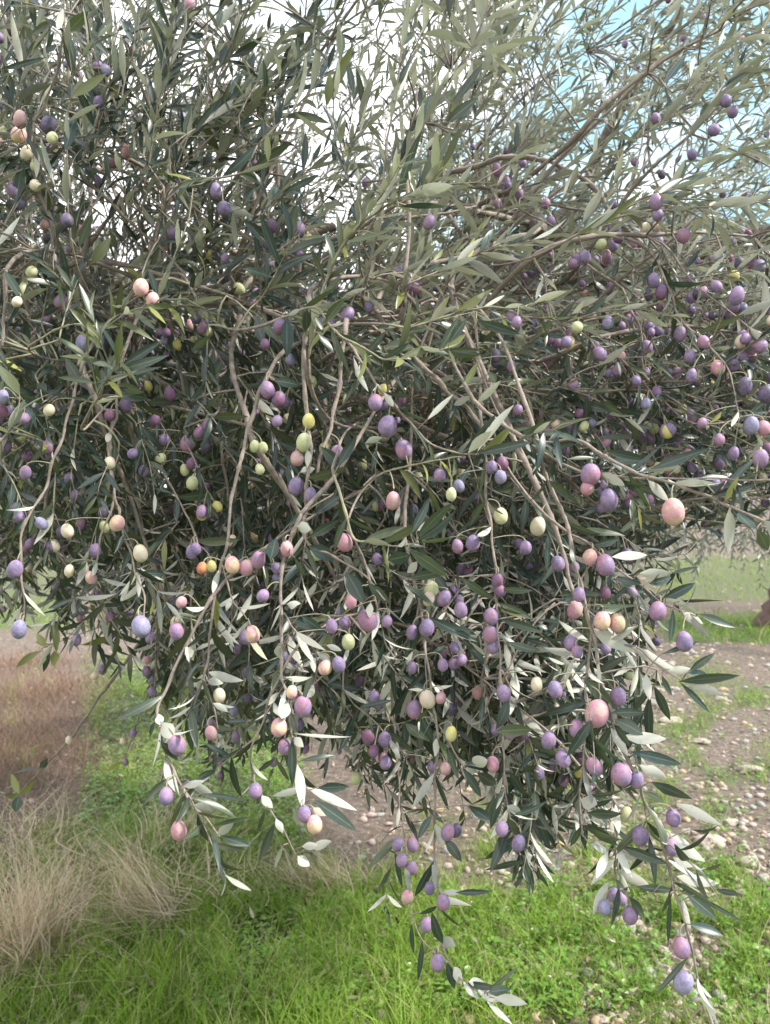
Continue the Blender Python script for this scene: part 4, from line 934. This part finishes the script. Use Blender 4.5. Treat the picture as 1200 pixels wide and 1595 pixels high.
for i, (px, py, hw, ad, hr, turn, k, lab) in enumerate(stones):
    x, y = G(px, py); s = hw*y/FPX
    v = rock(IV3, i+11, .3)*np.array((s, s*ad, s*hr*.75)); a = R(turn); v = v@np.array(((math.cos(a), math.sin(a), 0), (-math.sin(a), math.cos(a), 0), (0, 0, 1)))
    o = meshobj('stone', v, IF3, SM[k], smooth=False); o.location = (x, y, gz(x, y)+s*hr*.28); tag(o, lab, 'stone', 'larger stones on the orchard floor')
pv, pf, pm, pc = [], [], [], 0
for i in range(7000):
    u = random.random()
    if u < .75: px, py = random.uniform(560, 1240), random.uniform(1000, 1600)
    elif u < .9: px, py = random.uniform(950, 1300), random.uniform(830, 1010)
    else: px, py = random.uniform(0, 700), random.uniform(1000, 1600)
    x, y = G(px, py)
    if (grass_w(px, py) > .5 and random.random() < .8) or (px < 900 and random.random() < .55): continue
    s = min(.05, (random.uniform(.003, .008) if random.random() < .62 else random.uniform(.009, .032)))*(1 if y < 6 else 1.6)
    v = rock(IV1, i, .5, 3)*np.array((s, s*random.uniform(.6, 1), s*random.uniform(.35, .8))); a = random.uniform(0, 6)
    v = v@np.array(((math.cos(a), math.sin(a), 0), (-math.sin(a), math.cos(a), 0), (0, 0, 1)))+np.array((x, y, gz(x, y)+s*.2))
    pv.append(v); pf.append(IF1+pc); pc += len(v); pm += [random.choice((0, 0, 1, 2, 2, 3))]*len(IF1)
g = meshobj('gravel', np.vstack(pv), np.vstack(pf), [SM['pale'], SM['tan'], SM['pink'], SM['grey']], smooth=False, midx=pm); tag(g, 'small pale pebbles and crumbs of stone strewn over bare soil', 'gravel', kind='stuff')

# ------------------------------------------------------------------ neighbouring trees
def far_tree(x, y, h, rad, lab, seed, n, mat_b, low=.9, lsz=.10, tr=.22):
    random.seed(seed)
    z = gz(x, y); root = empty('olive_tree', (x, y, z)); tag(root, lab, 'olive tree', 'neighbouring olive trees')
    tb = Tubes(14); tp = wob(spline([(x, y, z-.1), (x+.05, y, z+.3), (x+.12, y, z+.8), (x+.1, y, z+1.5)], 5), .05, 2)
    tb.add(tp, np.interp(np.linspace(0, 1, len(tp)), [0, .2, 1], [tr*1.8, tr*1.15, tr*.8])); tb.build('trunk', mat_b, root)
    lv = Leaves(); ends = []
    for k in range(9):
        a = k*2*math.pi/9+random.uniform(-.2, .2); e = np.array((x+math.cos(a)*rad*.62, y+math.sin(a)*rad*.62, z+h*random.uniform(.55, .8)))
        lb = Tubes(8); p = wob(bez(tp[-1], tp[-1]+np.array((0, 0, .6)), e+np.array((0, 0, .3)), e, 12), .12, 1.5); lb.add(p, np.linspace(tr*.45, .02, 12)); lb.build('limb', mat_b, root); ends += list(p[4:])
    ends = np.array(ends); tw = Tubes(4)
    for _ in range(n):
        a = random.uniform(0, 6.283); rr = rad*math.sqrt(random.random())*random.uniform(.75, 1.05); hh = random.random()
        zz = z+low+(h-low)*hh; shape = math.sqrt(max(.02, 1-(max(0, hh-.35)/.68)**2)); c = np.array((x+math.cos(a)*rr*shape, y+math.sin(a)*rr*shape, zz))
        if mnoise.noise(Vector(c)*1.3) < -.18: continue
        out = nrm(c-np.array((x, y, z+h*.45))); dr = nrm(out+np.array((0, 0, .35 if hh > .5 else -.7))+rng.normal(0, .45, 3))
        ln = random.uniform(.25, .5)
        q = ends[np.linalg.norm(ends-c, axis=1).argmin()]
        if random.random() < .3: tw.add(bez(q, q+(c-q)*.3+np.array((0, 0, .1)), c-dr*.1, c, 6), .008)
        sprig(tw, lv, c, dr, ln, .5, lsz, r=.003, space=.055)
    tw.build('twigs', M_twig, root)['kind'] = 'stuff'
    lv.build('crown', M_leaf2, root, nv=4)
x, y = G(1212, 976)
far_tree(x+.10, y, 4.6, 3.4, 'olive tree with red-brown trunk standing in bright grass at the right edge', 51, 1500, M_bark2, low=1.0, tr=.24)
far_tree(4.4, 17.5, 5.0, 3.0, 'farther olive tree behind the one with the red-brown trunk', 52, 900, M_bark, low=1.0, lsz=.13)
